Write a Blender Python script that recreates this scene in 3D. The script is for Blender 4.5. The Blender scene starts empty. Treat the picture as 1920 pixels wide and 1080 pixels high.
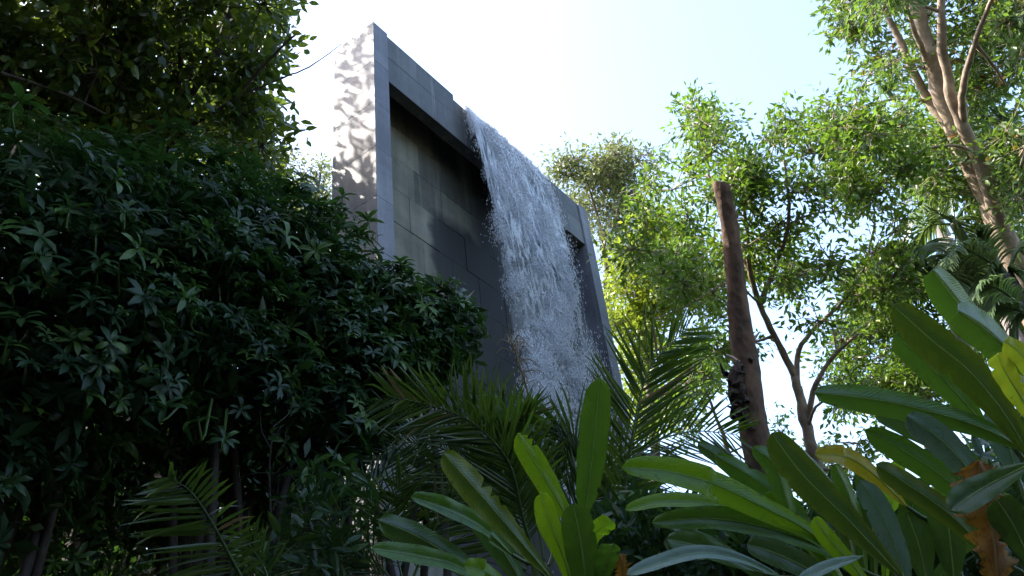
import bpy, math
import numpy as np
from mathutils import Matrix, Vector

# ---------------------------------------------------------------- camera, sky, sun, exposure
scene = bpy.context.scene
FOC = 1600.0                                    # focal length in pixels of a 1920 px wide frame
PITCH = math.radians(35.14); ROLL = math.radians(7.456)
CAM = np.array([0.0, 0.0, 1.6])
FW = np.array([0, math.cos(PITCH), math.sin(PITCH)])
_U0 = np.array([0, -math.sin(PITCH), math.cos(PITCH)]); _X = np.array([1.0, 0, 0])
UP = math.cos(ROLL) * _U0 + math.sin(ROLL) * _X
RT = math.cos(ROLL) * _X - math.sin(ROLL) * _U0
cd = bpy.data.cameras.new('camera'); cam = bpy.data.objects.new('camera', cd)
scene.collection.objects.link(cam); scene.camera = cam
cd.sensor_width = 36.0; cd.lens = 36.0 * FOC / 1920.0; cd.clip_start = 0.05; cd.clip_end = 5000
cam.matrix_world = Matrix(((RT[0], UP[0], -FW[0], CAM[0]), (RT[1], UP[1], -FW[1], CAM[1]),
                           (RT[2], UP[2], -FW[2], CAM[2]), (0, 0, 0, 1)))
SUN_AZ = math.radians(-88)                      # measured from +Y towards +X
SUN_EL = math.radians(49.0)
world = bpy.data.worlds.new('World'); scene.world = world; world.use_nodes = True
wn = world.node_tree.nodes; wl = world.node_tree.links
sky = wn.new('ShaderNodeTexSky'); sky.sky_type = 'NISHITA'; sky.sun_disc = False
sky.sun_elevation = SUN_EL; sky.sun_rotation = SUN_AZ
sky.air_density = 1.0; sky.dust_density = 2.4; sky.ozone_density = 0.6
wl.new(sky.outputs[0], wn['Background'].inputs[0]); wn['Background'].inputs[1].default_value = 0.15
sd = bpy.data.lights.new('sun', 'SUN'); sd.energy = 3.1; sd.angle = math.radians(0.53); sd.color = (1, 0.93, 0.82)
sun = bpy.data.objects.new('sun', sd); scene.collection.objects.link(sun)
SUND = np.array([math.sin(SUN_AZ) * math.cos(SUN_EL), math.cos(SUN_AZ) * math.cos(SUN_EL), math.sin(SUN_EL)])
sun.rotation_euler = Vector(-SUND).to_track_quat('-Z', 'Y').to_euler()
vs = scene.view_settings
vs.view_transform = 'Standard'; vs.look = 'None'; vs.gamma = 1; vs.use_curve_mapping = False; vs.exposure = 2.35
scene.cycles.max_bounces = 6; scene.cycles.transparent_max_bounces = 10
scene.cycles.diffuse_bounces = 2; scene.cycles.glossy_bounces = 2; scene.cycles.transmission_bounces = 4

rng = np.random.default_rng(7)
COL = scene.collection.objects

# ---------------------------------------------------------------- helpers
def nz(v):
    v = np.asarray(v, float)
    return v / np.maximum(np.linalg.norm(v, axis=-1, keepdims=True), 1e-9)

def ray(px, py):
    return nz(FW * FOC + RT * (px - 960) + UP * (540 - py))

def at(px, py, d):
    """world point d metres out on the line of sight through a photo pixel"""
    return CAM + ray(px, py) * d

def mesh_np(name, V, tris=None, quads=None, rnd=None, uv=None, smooth=False):
    V = np.asarray(V, np.float32); me = bpy.data.meshes.new(name)
    tris = np.zeros((0, 3), np.int32) if tris is None or len(tris) == 0 else np.asarray(tris, np.int32)
    quads = np.zeros((0, 4), np.int32) if quads is None or len(quads) == 0 else np.asarray(quads, np.int32)
    me.vertices.add(len(V)); me.vertices.foreach_set('co', V.ravel())
    lv = np.concatenate([tris.ravel(), quads.ravel()]).astype(np.int32)
    me.loops.add(len(lv)); me.loops.foreach_set('vertex_index', lv)
    n = len(tris) + len(quads)
    tot = np.concatenate([np.full(len(tris), 3), np.full(len(quads), 4)]).astype(np.int32)
    st = np.concatenate([[0], np.cumsum(tot)[:-1]]).astype(np.int32)
    me.polygons.add(n); me.polygons.foreach_set('loop_start', st); me.polygons.foreach_set('loop_total', tot)
    me.polygons.foreach_set('use_smooth', np.full(n, bool(smooth)))
    if rnd is not None:
        a = me.attributes.new('rnd', 'FLOAT', 'POINT'); a.data.foreach_set('value', np.asarray(rnd, np.float32))
    if uv is not None:
        l = me.uv_layers.new(name='UVMap'); l.data.foreach_set('uv', np.asarray(uv, np.float32)[lv].ravel())
    me.update(calc_edges=True)
    return me

class Geo:
    """collects pieces of ONE object"""
    def __init__(s): s.V = []; s.T = []; s.Q = []; s.R = []; s.U = []; s.n = 0
    def add(s, V, tris=None, quads=None, rnd=0.5, uv=None):
        V = np.asarray(V, float)
        if tris is not None and len(tris): s.T.append(np.asarray(tris) + s.n)
        if quads is not None and len(quads): s.Q.append(np.asarray(quads) + s.n)
        s.V.append(V); s.R.append(np.broadcast_to(np.asarray(rnd, float), (len(V),)))
        s.U.append(np.zeros((len(V), 2)) if uv is None else uv); s.n += len(V)
    def tube(s, P, R, k=6, rnd=0.5, cap=True):
        P = np.asarray(P, float); m = len(P); R = np.broadcast_to(np.asarray(R, float), (m,))
        T = nz(np.gradient(P, axis=0)); n = nz(np.cross(T[0], [0.3, 0.5, 0.8])); V = []
        for i in range(m):
            n = nz(n - T[i] * (n @ T[i])); b = np.cross(T[i], n)
            a = np.linspace(0, 2 * math.pi, k, endpoint=False)[:, None]
            V.append(P[i] + R[i] * (np.cos(a) * n + np.sin(a) * b))
        V = np.concatenate(V); i, j = np.meshgrid(np.arange(m - 1), np.arange(k), indexing='ij')
        q = np.stack([i * k + j, i * k + (j + 1) % k, (i + 1) * k + (j + 1) % k, (i + 1) * k + j], -1).reshape(-1, 4)
        t = None
        if cap:
            V = np.concatenate([V, P[-1:]]); e = (m - 1) * k
            t = [[e + a, e + (a + 1) % k, m * k] for a in range(k)]
        L = np.concatenate([[0], np.cumsum(np.linalg.norm(np.diff(P, axis=0), axis=1))])
        uv = np.stack([np.tile(np.arange(k) / k, m), np.repeat(L, k)], 1)
        if cap: uv = np.concatenate([uv, [[0.5, L[-1]]]])
        s.add(V, t, q, rnd, uv)
    def box(s, lo, hi, rnd=0.5):
        lo = np.asarray(lo, float); hi = np.asarray(hi, float)
        V = np.array([[(lo, hi)[i][0], (lo, hi)[j][1], (lo, hi)[k][2]] for i in (0, 1) for j in (0, 1) for k in (0, 1)])
        s.add(V, None, [[0, 1, 3, 2], [4, 6, 7, 5], [0, 4, 5, 1], [2, 3, 7, 6], [0, 2, 6, 4], [1, 5, 7, 3]], rnd)
    def mesh(s, name, origin=(0, 0, 0), smooth=False):
        return mesh_np(name, np.concatenate(s.V) - np.asarray(origin), np.concatenate(s.T) if s.T else None,
                       np.concatenate(s.Q) if s.Q else None, np.concatenate(s.R), np.concatenate(s.U), smooth)

def link(name, me, mat, parent=None, kind=None):
    o = bpy.data.objects.new(name, me); COL.link(o)
    if mat is not None and me is not None and len(me.materials) == 0: me.materials.append(mat)
    if parent is not None: o.parent = parent
    if kind: o['kind'] = kind
    return o

def thing(name, loc, label, cat, group=None, rz=0.0):
    o = bpy.data.objects.new(name, None); COL.link(o); o.location = loc; o.rotation_euler = (0, 0, rz)
    o.empty_display_size = 0.2; o['label'] = label; o['category'] = cat
    if group: o['group'] = group
    return o

def spline(P, m=16):
    """Catmull-Rom through the points"""
    P = np.asarray(P, float)
    if len(P) == 2: return P[0] + np.linspace(0, 1, m)[:, None] * (P[1] - P[0])
    Q = np.concatenate([[2 * P[0] - P[1]], P, [2 * P[-1] - P[-2]]]); n = len(P) - 1
    out = []
    for s in np.linspace(0, n, m):
        i = min(int(s), n - 1); t = s - i; a, b, c, d = Q[i:i + 4]
        out.append(0.5 * (2 * b + (c - a) * t + (2 * a - 5 * b + 4 * c - d) * t * t + (3 * b - a - 3 * c + d) * t ** 3))
    return np.array(out)

def sph(n, r=rng):
    return nz(r.normal(size=(n, 3)))

# ---------------------------------------------------------------- materials
def new_mat(name):
    m = bpy.data.materials.new(name); m.use_nodes = True; nt = m.node_tree
    for n in list(nt.nodes): nt.nodes.remove(n)
    return m, nt.nodes, nt.links

def N(nodes, t, **kw):
    n = nodes.new(t)
    for k, v in kw.items():
        if k in n.inputs.keys(): n.inputs[k].default_value = v
        else: setattr(n, k, v)
    return n

def mix_rgb(nodes, links, fac, a, b, mode='MIX'):
    m = nodes.new('ShaderNodeMix'); m.data_type = 'RGBA'; m.blend_type = mode
    for s, v in ((m.inputs[0], fac), (m.inputs[6], a), (m.inputs[7], b)):
        if isinstance(v, (int, float)): s.default_value = v
        elif isinstance(v, tuple): s.default_value = (*v, 1) if len(v) == 3 else v
        else: links.new(v, s)
    return m.outputs[2]

def ramp(nodes, links, fac, stops):
    r = nodes.new('ShaderNodeValToRGB'); e = r.color_ramp.elements
    while len(e) < len(stops): e.new(0.5)
    for x, (p, c) in zip(e, stops):
        x.position = p; x.color = (c, c, c, 1) if isinstance(c, (int, float)) else (*c, 1)
    links.new(fac, r.inputs[0]); return r.outputs[0]

def math_n(nodes, links, op, a, b=None, c=None, clamp=False):
    m = nodes.new('ShaderNodeMath'); m.operation = op; m.use_clamp = clamp
    for i, v in enumerate((a, b, c)):
        if v is None: continue
        if isinstance(v, (int, float)): m.inputs[i].default_value = v
        else: links.new(v, m.inputs[i])
    return m.outputs[0]

def leaf_mat(name, stops, trans=0.35, tcol=(0.25, 0.42, 0.04), rough=0.42, spec=0.5, objrnd=False):
    m, n, l = new_mat(name)
    if objrnd: f = n.new('ShaderNodeObjectInfo').outputs['Random']
    else: f = N(n, 'ShaderNodeAttribute', attribute_name='rnd').outputs['Fac']
    c = ramp(n, l, f, stops)
    nt = N(n, 'ShaderNodeTexNoise', Scale=9.0, Detail=3.0)
    c = mix_rgb(n, l, 0.5, c, ramp(n, l, nt.outputs['Fac'], [(0.3, 0.55), (0.7, 1.25)]), 'MULTIPLY')
    p = N(n, 'ShaderNodeBsdfPrincipled', Roughness=rough); l.new(c, p.inputs['Base Color'])
    p.inputs['Specular IOR Level'].default_value = spec
    t = n.new('ShaderNodeBsdfTranslucent')
    tc = mix_rgb(n, l, 0.55, c, tcol); l.new(tc, t.inputs[0])
    mx = n.new('ShaderNodeMixShader'); mx.inputs[0].default_value = trans
    l.new(p.outputs[0], mx.inputs[1]); l.new(t.outputs[0], mx.inputs[2])
    o = n.new('ShaderNodeOutputMaterial'); l.new(mx.outputs[0], o.inputs[0])
    return m

def blade_mat(name, c_in, c_edge, trans=0.3, tcol=(0.22, 0.4, 0.03), rough=0.27, edge=0.75, blotch=(0.05, 0.03, 0.01), bl=0.035):
    """big soft leaf: side veins running out from the midrib, paler rim, blotches"""
    m, n, l = new_mat(name)
    uv = n.new('ShaderNodeUVMap'); sx = n.new('ShaderNodeSeparateXYZ'); l.new(uv.outputs[0], sx.inputs[0])
    au = math_n(n, l, 'ABSOLUTE', sx.outputs[0])
    wv = N(n, 'ShaderNodeTexNoise', Scale=11.0, Detail=3.0)
    k = math_n(n, l, 'MULTIPLY_ADD', wv.outputs['Fac'], 0.05, math_n(n, l, 'MULTIPLY_ADD', au, -0.10, sx.outputs[1]))
    v = math_n(n, l, 'SINE', math_n(n, l, 'MULTIPLY', k, 260.0))
    no = N(n, 'ShaderNodeTexNoise', Scale=7.0, Detail=4.0)
    oi = n.new('ShaderNodeObjectInfo')
    f = math_n(n, l, 'ADD', math_n(n, l, 'MULTIPLY', au, 0.8), math_n(n, l, 'MULTIPLY', no.outputs['Fac'], 0.7))
    f = math_n(n, l, 'ADD', f, math_n(n, l, 'MULTIPLY', oi.outputs['Random'], 0.25))
    f = math_n(n, l, 'MULTIPLY', f, 0.6)
    c = ramp(n, l, f, [(max(0.0, 0.6 * (edge - 0.35)), c_in), (min(1.0, 0.6 * (edge + 0.4)), c_edge)])
    c = mix_rgb(n, l, 0.10, c, ramp(n, l, math_n(n, l, 'MULTIPLY_ADD', v, 0.5, 0.5), [(0.0, 0.6), (1.0, 1.15)]), 'MULTIPLY')
    n2 = N(n, 'ShaderNodeTexNoise', Scale=16.0, Detail=5.0, Roughness=0.65)
    b = ramp(n, l, math_n(n, l, 'ADD', n2.outputs['Fac'], math_n(n, l, 'MULTIPLY', au, 0.10)), [(0.70 - bl, 0.0), (0.76 - bl, 1.0)])
    c = mix_rgb(n, l, math_n(n, l, 'MULTIPLY', b, 0.75), c, blotch)
    c = mix_rgb(n, l, math_n(n, l, 'MULTIPLY', ramp(n, l, au, [(0.025, 1.0), (0.075, 0.0)]), 0.6), c, (0.30, 0.42, 0.10))
    bp = N(n, 'ShaderNodeBump', Strength=0.13, Distance=0.004); l.new(v, bp.inputs['Height'])
    p = N(n, 'ShaderNodeBsdfPrincipled'); p.inputs['Specular IOR Level'].default_value = 0.5; l.new(c, p.inputs['Base Color']); l.new(bp.outputs[0], p.inputs['Normal'])
    n3 = N(n, 'ShaderNodeTexNoise', Scale=5.0, Detail=3.0)
    l.new(math_n(n, l, 'MULTIPLY_ADD', n3.outputs['Fac'], 0.3, rough - 0.12), p.inputs['Roughness'])
    t = n.new('ShaderNodeBsdfTranslucent'); l.new(mix_rgb(n, l, 0.5, c, tcol), t.inputs[0])
    mx = n.new('ShaderNodeMixShader'); mx.inputs[0].default_value = trans
    l.new(p.outputs[0], mx.inputs[1]); l.new(t.outputs[0], mx.inputs[2])
    o = n.new('ShaderNodeOutputMaterial'); l.new(mx.outputs[0], o.inputs[0])
    return m

def bark_mat(name, c1, c2, scale=6.0, stretch=0.25, bump=0.6, rough=0.85):
    m, n, l = new_mat(name)
    tc = n.new('ShaderNodeTexCoord'); mp = n.new('ShaderNodeMapping'); mp.inputs['Scale'].default_value = (1, 1, stretch)
    l.new(tc.outputs['Object'], mp.inputs[0])
    a = N(n, 'ShaderNodeTexNoise', Scale=scale, Detail=8.0, Roughness=0.65); l.new(mp.outputs[0], a.inputs['Vector'])
    b = N(n, 'ShaderNodeTexVoronoi', Scale=scale * 2.5); l.new(mp.outputs[0], b.inputs['Vector'])
    c = ramp(n, l, a.outputs['Fac'], [(0.3, c1), (0.7, c2)])
    c = mix_rgb(n, l, 0.35, c, b.outputs['Distance'], 'MULTIPLY')
    h = math_n(n, l, 'MULTIPLY_ADD', b.outputs['Distance'], 0.5, a.outputs['Fac'])
    bp = N(n, 'ShaderNodeBump', Strength=bump, Distance=0.03); l.new(h, bp.inputs['Height'])
    p = N(n, 'ShaderNodeBsdfPrincipled', Roughness=rough); l.new(c, p.inputs['Base Color']); l.new(bp.outputs[0], p.inputs['Normal'])
    o = n.new('ShaderNodeOutputMaterial'); l.new(p.outputs[0], o.inputs[0])
    return m

# wall frame: u runs along the wall away from the viewer, b points through it, z up
W_AZ = math.radians(32.5)
WU = np.array([math.sin(W_AZ), math.cos(W_AZ), 0.0]); WB = np.array([-WU[1], WU[0], 0.0])
WA = np.array([-1.482, 7.709, 0.0]); W_TOP = 12.0
def wall_pt(u, b, z): return WA + WU * u + WB * b + np.array([0, 0, z])

def stone_mat(name, c1, c2, wet=False, rough=0.7, streak=0.5):
    m, n, l = new_mat(name)
    g = n.new('ShaderNodeNewGeometry'); oi = n.new('ShaderNodeObjectInfo')
    a = N(n, 'ShaderNodeTexNoise', Scale=2.2, Detail=7.0, Roughness=0.62); l.new(g.outputs['Position'], a.inputs['Vector'])
    b = N(n, 'ShaderNodeTexNoise', Scale=60.0, Detail=2.0); l.new(g.outputs['Position'], b.inputs['Vector'])
    mp = n.new('ShaderNodeMapping'); mp.inputs['Scale'].default_value = (3.2, 3.2, 0.22); l.new(g.outputs['Position'], mp.inputs[0])
    s = N(n, 'ShaderNodeTexNoise', Scale=1.6, Detail=5.0); l.new(mp.outputs[0], s.inputs['Vector'])
    f = math_n(n, l, 'ADD', math_n(n, l, 'MULTIPLY', a.outputs['Fac'], 0.55), math_n(n, l, 'MULTIPLY', oi.outputs['Random'], 0.45))
    c = ramp(n, l, f, [(0.2, c1), (0.8, c2)])
    c = mix_rgb(n, l, 0.5, c, ramp(n, l, b.outputs['Fac'], [(0.3, 0.75), (0.7, 1.2)]), 'MULTIPLY')
    c = mix_rgb(n, l, streak, c, ramp(n, l, s.outputs['Fac'], [(0.35, 0.45), (0.65, 1.2)]), 'MULTIPLY')
    lm = n.new('ShaderNodeMapping'); lm.inputs['Scale'].default_value = (9, 9, 0.5); l.new(g.outputs['Position'], lm.inputs[0])
    ls = N(n, 'ShaderNodeTexNoise', Scale=1.0, Detail=4.0); l.new(lm.outputs[0], ls.inputs['Vector'])
    c = mix_rgb(n, l, math_n(n, l, 'MULTIPLY', ramp(n, l, ls.outputs['Fac'], [(0.56, 0.0), (0.72, 1.0)]), 0.35), c, (0.26, 0.26, 0.24))
    d_ = N(n, 'ShaderNodeTexNoise', Scale=0.9, Detail=6.0, Roughness=0.7); l.new(g.outputs['Position'], d_.inputs['Vector'])
    c = mix_rgb(n, l, 0.6, c, ramp(n, l, d_.outputs['Fac'], [(0.38, 0.45), (0.62, 1.25)]), 'MULTIPLY')
    p = N(n, 'ShaderNodeBsdfPrincipled', Roughness=rough)
    if wet:   # the stone behind and beside the fall is soaked: darker and glossier, with a ragged outline
        def along(vec, off):
            d = n.new('ShaderNodeVectorMath'); d.operation = 'DOT_PRODUCT'; d.inputs[1].default_value = tuple(vec)
            l.new(g.outputs['Position'], d.inputs[0]); return math_n(n, l, 'SUBTRACT', d.outputs['Value'], float(off))
        uu = along(WU, WA @ WU); zz = along((0, 0, 1), 0.0)
        wob = math_n(n, l, 'MULTIPLY', math_n(n, l, 'SUBTRACT', a.outputs['Fac'], 0.5), 0.5)
        # left rim of the soaked patch follows an arch: starts below z 9.9
        e = math_n(n, l, 'ADD', math_n(n, l, 'SUBTRACT', uu, 1.66), wob)
        left = math_n(n, l, 'MULTIPLY', e, 9.0, None, True)
        top = math_n(n, l, 'MULTIPLY', math_n(n, l, 'SUBTRACT', math_n(n, l, 'ADD', 9.95, wob), zz), 5.0, None, True)
        und = math_n(n, l, 'MULTIPLY', math_n(n, l, 'SUBTRACT', uu, 2.6), 3.0, None, True)
        wetf = math_n(n, l, 'MULTIPLY', left, math_n(n, l, 'MAXIMUM', top, und))
        c = mix_rgb(n, l, math_n(n, l, 'MULTIPLY', wetf, 0.9), c, (0.009, 0.009, 0.011))
        l.new(math_n(n, l, 'MULTIPLY_ADD', wetf, -0.08, rough), p.inputs['Roughness'])
    l.new(c, p.inputs['Base Color'])
    bp = N(n, 'ShaderNodeBump', Strength=0.35, Distance=0.01); l.new(b.outputs['Fac'], bp.inputs['Height']); l.new(bp.outputs[0], p.inputs['Normal'])
    o = n.new('ShaderNodeOutputMaterial'); l.new(p.outputs[0], o.inputs[0])
    return m

M = {}
M['pier'] = stone_mat('grey_granite', (0.10, 0.105, 0.13), (0.15, 0.155, 0.18), False, 0.6, 0.3)
M['lintel'] = stone_mat('dark_slate', (0.044, 0.048, 0.05), (0.105, 0.11, 0.108), False, 0.6)
M['back'] = stone_mat('recess_slate', (0.068, 0.07, 0.056), (0.185, 0.182, 0.14), True, 0.75)
M['mid_leaf'] = leaf_mat('mid_tree_leaf', [(0.0, (0.035, 0.08, 0.014)), (0.5, (0.07, 0.13, 0.018)), (0.85, (0.15, 0.21, 0.022)), (1.0, (0.24, 0.26, 0.03))], 0.42, (0.24, 0.42, 0.03), 0.35)
M['lime_leaf'] = leaf_mat('lime_tree_leaf', [(0.0, (0.06, 0.11, 0.012)), (0.5, (0.13, 0.20, 0.018)), (1.0, (0.30, 0.33, 0.03))], 0.45, (0.36, 0.45, 0.03))
M['far_leaf'] = leaf_mat('far_tree_leaf', [(0.0, (0.05, 0.08, 0.03)), (0.6, (0.09, 0.12, 0.04)), (1.0, (0.17, 0.18, 0.06))], 0.4, (0.3, 0.35, 0.08))
M['right_leaf'] = leaf_mat('leaning_tree_leaf', [(0.0, (0.035, 0.07, 0.018)), (0.6, (0.07, 0.12, 0.025)), (0.95, (0.12, 0.18, 0.03)), (1.0, (0.35, 0.12, 0.03))], 0.38)
M['left_leaf'] = leaf_mat('left_tree_leaf', [(0.0, (0.022, 0.052, 0.018)), (0.5, (0.04, 0.085, 0.02)), (0.8, (0.09, 0.14, 0.02)), (1.0, (0.2, 0.23, 0.02))], 0.4, (0.26, 0.36, 0.03), 0.36)
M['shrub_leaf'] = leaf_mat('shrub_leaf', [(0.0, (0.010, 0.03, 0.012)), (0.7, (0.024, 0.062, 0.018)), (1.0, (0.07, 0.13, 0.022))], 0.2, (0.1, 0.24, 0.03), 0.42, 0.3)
M['shrub_leaf_big'] = leaf_mat('shrub_leaf_big', [(0.0, (0.018, 0.05, 0.016)), (0.7, (0.034, 0.085, 0.02)), (1.0, (0.08, 0.15, 0.025))], 0.25, (0.12, 0.28, 0.03), 0.4, 0.35, True)
M['wood_leaf'] = leaf_mat('woodland_leaf', [(0.0, (0.012, 0.028, 0.01)), (1.0, (0.03, 0.055, 0.016))], 0.12, (0.1, 0.2, 0.03), 0.5, 0.3)
M['palm'] = leaf_mat('palm_leaflet', [(0.0, (0.013, 0.036, 0.011)), (0.7, (0.026, 0.062, 0.013)), (1.0, (0.08, 0.13, 0.018))], 0.32, (0.22, 0.38, 0.03), 0.33, 0.6, True)
M['palm_joined'] = leaf_mat('palm_leaflet_joined', [(0.0, (0.012, 0.032, 0.01)), (0.7, (0.024, 0.055, 0.012)), (1.0, (0.06, 0.10, 0.016))], 0.32, (0.22, 0.38, 0.03), 0.33, 0.6)
M['far_palm'] = leaf_mat('far_palm_frond', [(0.0, (0.06, 0.11, 0.045)), (1.0, (0.13, 0.19, 0.09))], 0.35, (0.25, 0.36, 0.06), 0.35, 0.6)
M['blade'] = blade_mat('ginger_blade', (0.028, 0.095, 0.009), (0.07, 0.17, 0.011), 0.34)
M['blade_light'] = blade_mat('ginger_blade_light', (0.06, 0.18, 0.008), (0.16, 0.31, 0.012), 0.52, (0.42, 0.66, 0.015))
M['blade_sunlit_tone'] = blade_mat('ginger_blade_sunlit_tone', (0.28, 0.40, 0.02), (0.42, 0.46, 0.02), 0.5, (0.7, 0.8, 0.03), 0.4, 0.8)  # sunlight on the leaf painted in as a brighter yellow green
M['blade_dark'] = blade_mat('ginger_blade_dark', (0.022, 0.062, 0.016), (0.05, 0.11, 0.018), 0.22)
M['blade_edged'] = blade_mat('ginger_blade_yellow_edged', (0.025, 0.075, 0.012), (0.16, 0.20, 0.014), 0.28, (0.25, 0.38, 0.02), 0.34, 1.1)
M['blade_yellow'] = blade_mat('ginger_blade_yellowing', (0.32, 0.30, 0.015), (0.42, 0.34, 0.02), 0.4, (0.6, 0.5, 0.02), 0.4, 0.8, (0.12, 0.05, 0.01), 0.05)
M['blade_sheen_tone'] = blade_mat('ginger_blade_sheen_tone', (0.09, 0.17, 0.12), (0.14, 0.23, 0.16), 0.2, (0.2, 0.35, 0.1), 0.27)  # pale blue sky sheen painted into the leaf colour
M['blade_brown'] = blade_mat('ginger_blade_withered', (0.17, 0.055, 0.014), (0.34, 0.19, 0.02), 0.35, (0.5, 0.22, 0.02), 0.6, 0.8, (0.07, 0.02, 0.008), 0.12)
M['midrib'] = leaf_mat('pale_midrib', [(0.0, (0.26, 0.40, 0.10)), (1.0, (0.32, 0.46, 0.14))], 0.4, (0.5, 0.65, 0.2), 0.35)
M['stem'] = leaf_mat('green_stem', [(0.0, (0.05, 0.10, 0.02)), (1.0, (0.08, 0.13, 0.03))], 0.05)
M['dry'] = leaf_mat('dry_straw', [(0.0, (0.22, 0.15, 0.07)), (1.0, (0.38, 0.27, 0.13))], 0.2, (0.4, 0.3, 0.1), 0.7)
M['bark_pale'] = bark_mat('pale_bark', (0.13, 0.085, 0.055), (0.44, 0.34, 0.25), 4.0, 0.5, 0.8)
M['bark_grey'] = bark_mat('grey_bark', (0.13, 0.10, 0.085), (0.28, 0.22, 0.18), 6.0, 0.4)
M['bark_dark'] = bark_mat('dark_bark', (0.025, 0.018, 0.014), (0.07, 0.052, 0.04), 6.0, 0.3)
M['bark_cut'] = bark_mat('rusty_bark', (0.036, 0.022, 0.015), (0.19, 0.105, 0.062), 5.0, 0.5, 0.9)
M['bark_black'] = bark_mat('rotten_bark', (0.014, 0.009, 0.007), (0.06, 0.034, 0.022), 9.0, 0.5, 0.9)
M['cut_wood'] = bark_mat('sawn_wood', (0.30, 0.22, 0.16), (0.45, 0.36, 0.28), 14.0, 1.0, 0.3)
M['palm_trunk'] = bark_mat('palm_trunk', (0.20, 0.17, 0.17), (0.36, 0.31, 0.31), 4.0, 2.0, 0.3)
M['soil'] = bark_mat('soil', (0.03, 0.022, 0.015), (0.07, 0.055, 0.035), 1.2, 1.0, 0.8)

# water: foam flecks and a streaked film
def foam_mat(name):
    m, n, l = new_mat(name)
    d = N(n, 'ShaderNodeBsdfPrincipled', Roughness=0.12); d.inputs['Base Color'].default_value = (0.84, 0.87, 0.92, 1)
    d.inputs['Specular IOR Level'].default_value = 0.6
    t = n.new('ShaderNodeBsdfTranslucent'); t.inputs[0].default_value = (0.86, 0.9, 0.96, 1)
    mx = n.new('ShaderNodeMixShader'); mx.inputs[0].default_value = 0.4; l.new(d.outputs[0], mx.inputs[1]); l.new(t.outputs[0], mx.inputs[2])
    o = n.new('ShaderNodeOutputMaterial'); l.new(mx.outputs[0], o.inputs[0]); return m
def film_mat(name, stops, sc, fade, thin=0.0, net=False):
    """streaked film of water; fade = fall heights where it appears and dissolves into drops"""
    m, n, l = new_mat(name)
    uv = n.new('ShaderNodeUVMap'); mp = n.new('ShaderNodeMapping'); mp.inputs['Scale'].default_value = (sc[0], sc[1], 1); l.new(uv.outputs[0], mp.inputs[0])
    a = N(n, 'ShaderNodeTexNoise', Scale=2.0, Detail=6.0, Roughness=0.62, Distortion=0.9); l.new(mp.outputs[0], a.inputs['Vector'])
    sx = n.new('ShaderNodeSeparateXYZ'); l.new(uv.outputs[0], sx.inputs[0])
    pat = a.outputs['Fac']
    if net:   # threads that join and part again
        wv = N(n, 'ShaderNodeTexNoise', Scale=3.0, Detail=3.0); l.new(uv.outputs[0], wv.inputs['Vector'])
        vm = n.new('ShaderNodeMapping'); vm.inputs['Scale'].default_value = (13.0, 1.3, 1); l.new(mix_rgb(n, l, 0.14, uv.outputs[0], wv.outputs['Color']), vm.inputs[0])
        vo = N(n, 'ShaderNodeTexVoronoi', Scale=1.0); vo.feature = 'DISTANCE_TO_EDGE'; l.new(vm.outputs[0], vo.inputs['Vector'])
        web = ramp(n, l, vo.outputs['Distance'], [(0.01, 1.0), (0.13, 0.0)])
        pat = math_n(n, l, 'ADD', math_n(n, l, 'MULTIPLY', pat, 0.8), math_n(n, l, 'MULTIPLY', web, 0.26))
    fac = ramp(n, l, pat, stops)
    edge = math_n(n, l, 'MULTIPLY', math_n(n, l, 'MINIMUM', sx.outputs[0], math_n(n, l, 'SUBTRACT', 1.95, sx.outputs[0])), 5.0, None, True)
    jag = math_n(n, l, 'MULTIPLY_ADD', a.outputs['Fac'], 1.4, math_n(n, l, 'SUBTRACT', sx.outputs[1], 0.7))
    mr = n.new('ShaderNodeMapRange'); mr.inputs[1].default_value = fade[2]; mr.inputs[2].default_value = fade[3]; mr.inputs[3].default_value = 1.0; mr.inputs[4].default_value = 0.0; l.new(jag, mr.inputs[0])
    m2 = n.new('ShaderNodeMapRange'); m2.inputs[1].default_value = fade[0]; m2.inputs[2].default_value = fade[1]; l.new(jag, m2.inputs[0])
    vis = math_n(n, l, 'MULTIPLY', math_n(n, l, 'MULTIPLY', mr.outputs[0], m2.outputs[0]), edge)
    p = N(n, 'ShaderNodeBsdfPrincipled', Roughness=0.15); p.inputs['Base Color'].default_value = (0.84, 0.88, 0.93, 1)
    t2 = n.new('ShaderNodeBsdfTranslucent'); t2.inputs[0].default_value = (0.88, 0.92, 0.97, 1)
    m0 = n.new('ShaderNodeMixShader'); m0.inputs[0].default_value = 0.45; l.new(p.outputs[0], m0.inputs[1]); l.new(t2.outputs[0], m0.inputs[2])
    bp = N(n, 'ShaderNodeBump', Strength=0.6, Distance=0.03); l.new(pat, bp.inputs['Height']); l.new(bp.outputs[0], p.inputs['Normal'])
    gl = N(n, 'ShaderNodeBsdfGlossy', Roughness=0.08); gl.inputs[0].default_value = (0.9, 0.93, 1, 1); l.new(bp.outputs[0], gl.inputs['Normal'])
    tr = n.new('ShaderNodeBsdfTransparent'); tr.inputs[0].default_value = (0.97, 0.98, 0.99, 1)
    fr = N(n, 'ShaderNodeFresnel', IOR=1.33); l.new(bp.outputs[0], fr.inputs['Normal'])
    cl = n.new('ShaderNodeMixShader'); l.new(math_n(n, l, 'MULTIPLY', fr.outputs[0], 0.6 * (1.0 - thin)), cl.inputs[0]); l.new(tr.outputs[0], cl.inputs[1]); l.new(gl.outputs[0], cl.inputs[2])
    mx = n.new('ShaderNodeMixShader'); l.new(fac, mx.inputs[0]); l.new(cl.outputs[0], mx.inputs[1]); l.new(m0.outputs[0], mx.inputs[2])
    t3 = n.new('ShaderNodeBsdfTransparent'); al = n.new('ShaderNodeMixShader'); l.new(vis, al.inputs[0]); l.new(t3.outputs[0], al.inputs[1]); l.new(mx.outputs[0], al.inputs[2])
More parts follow.
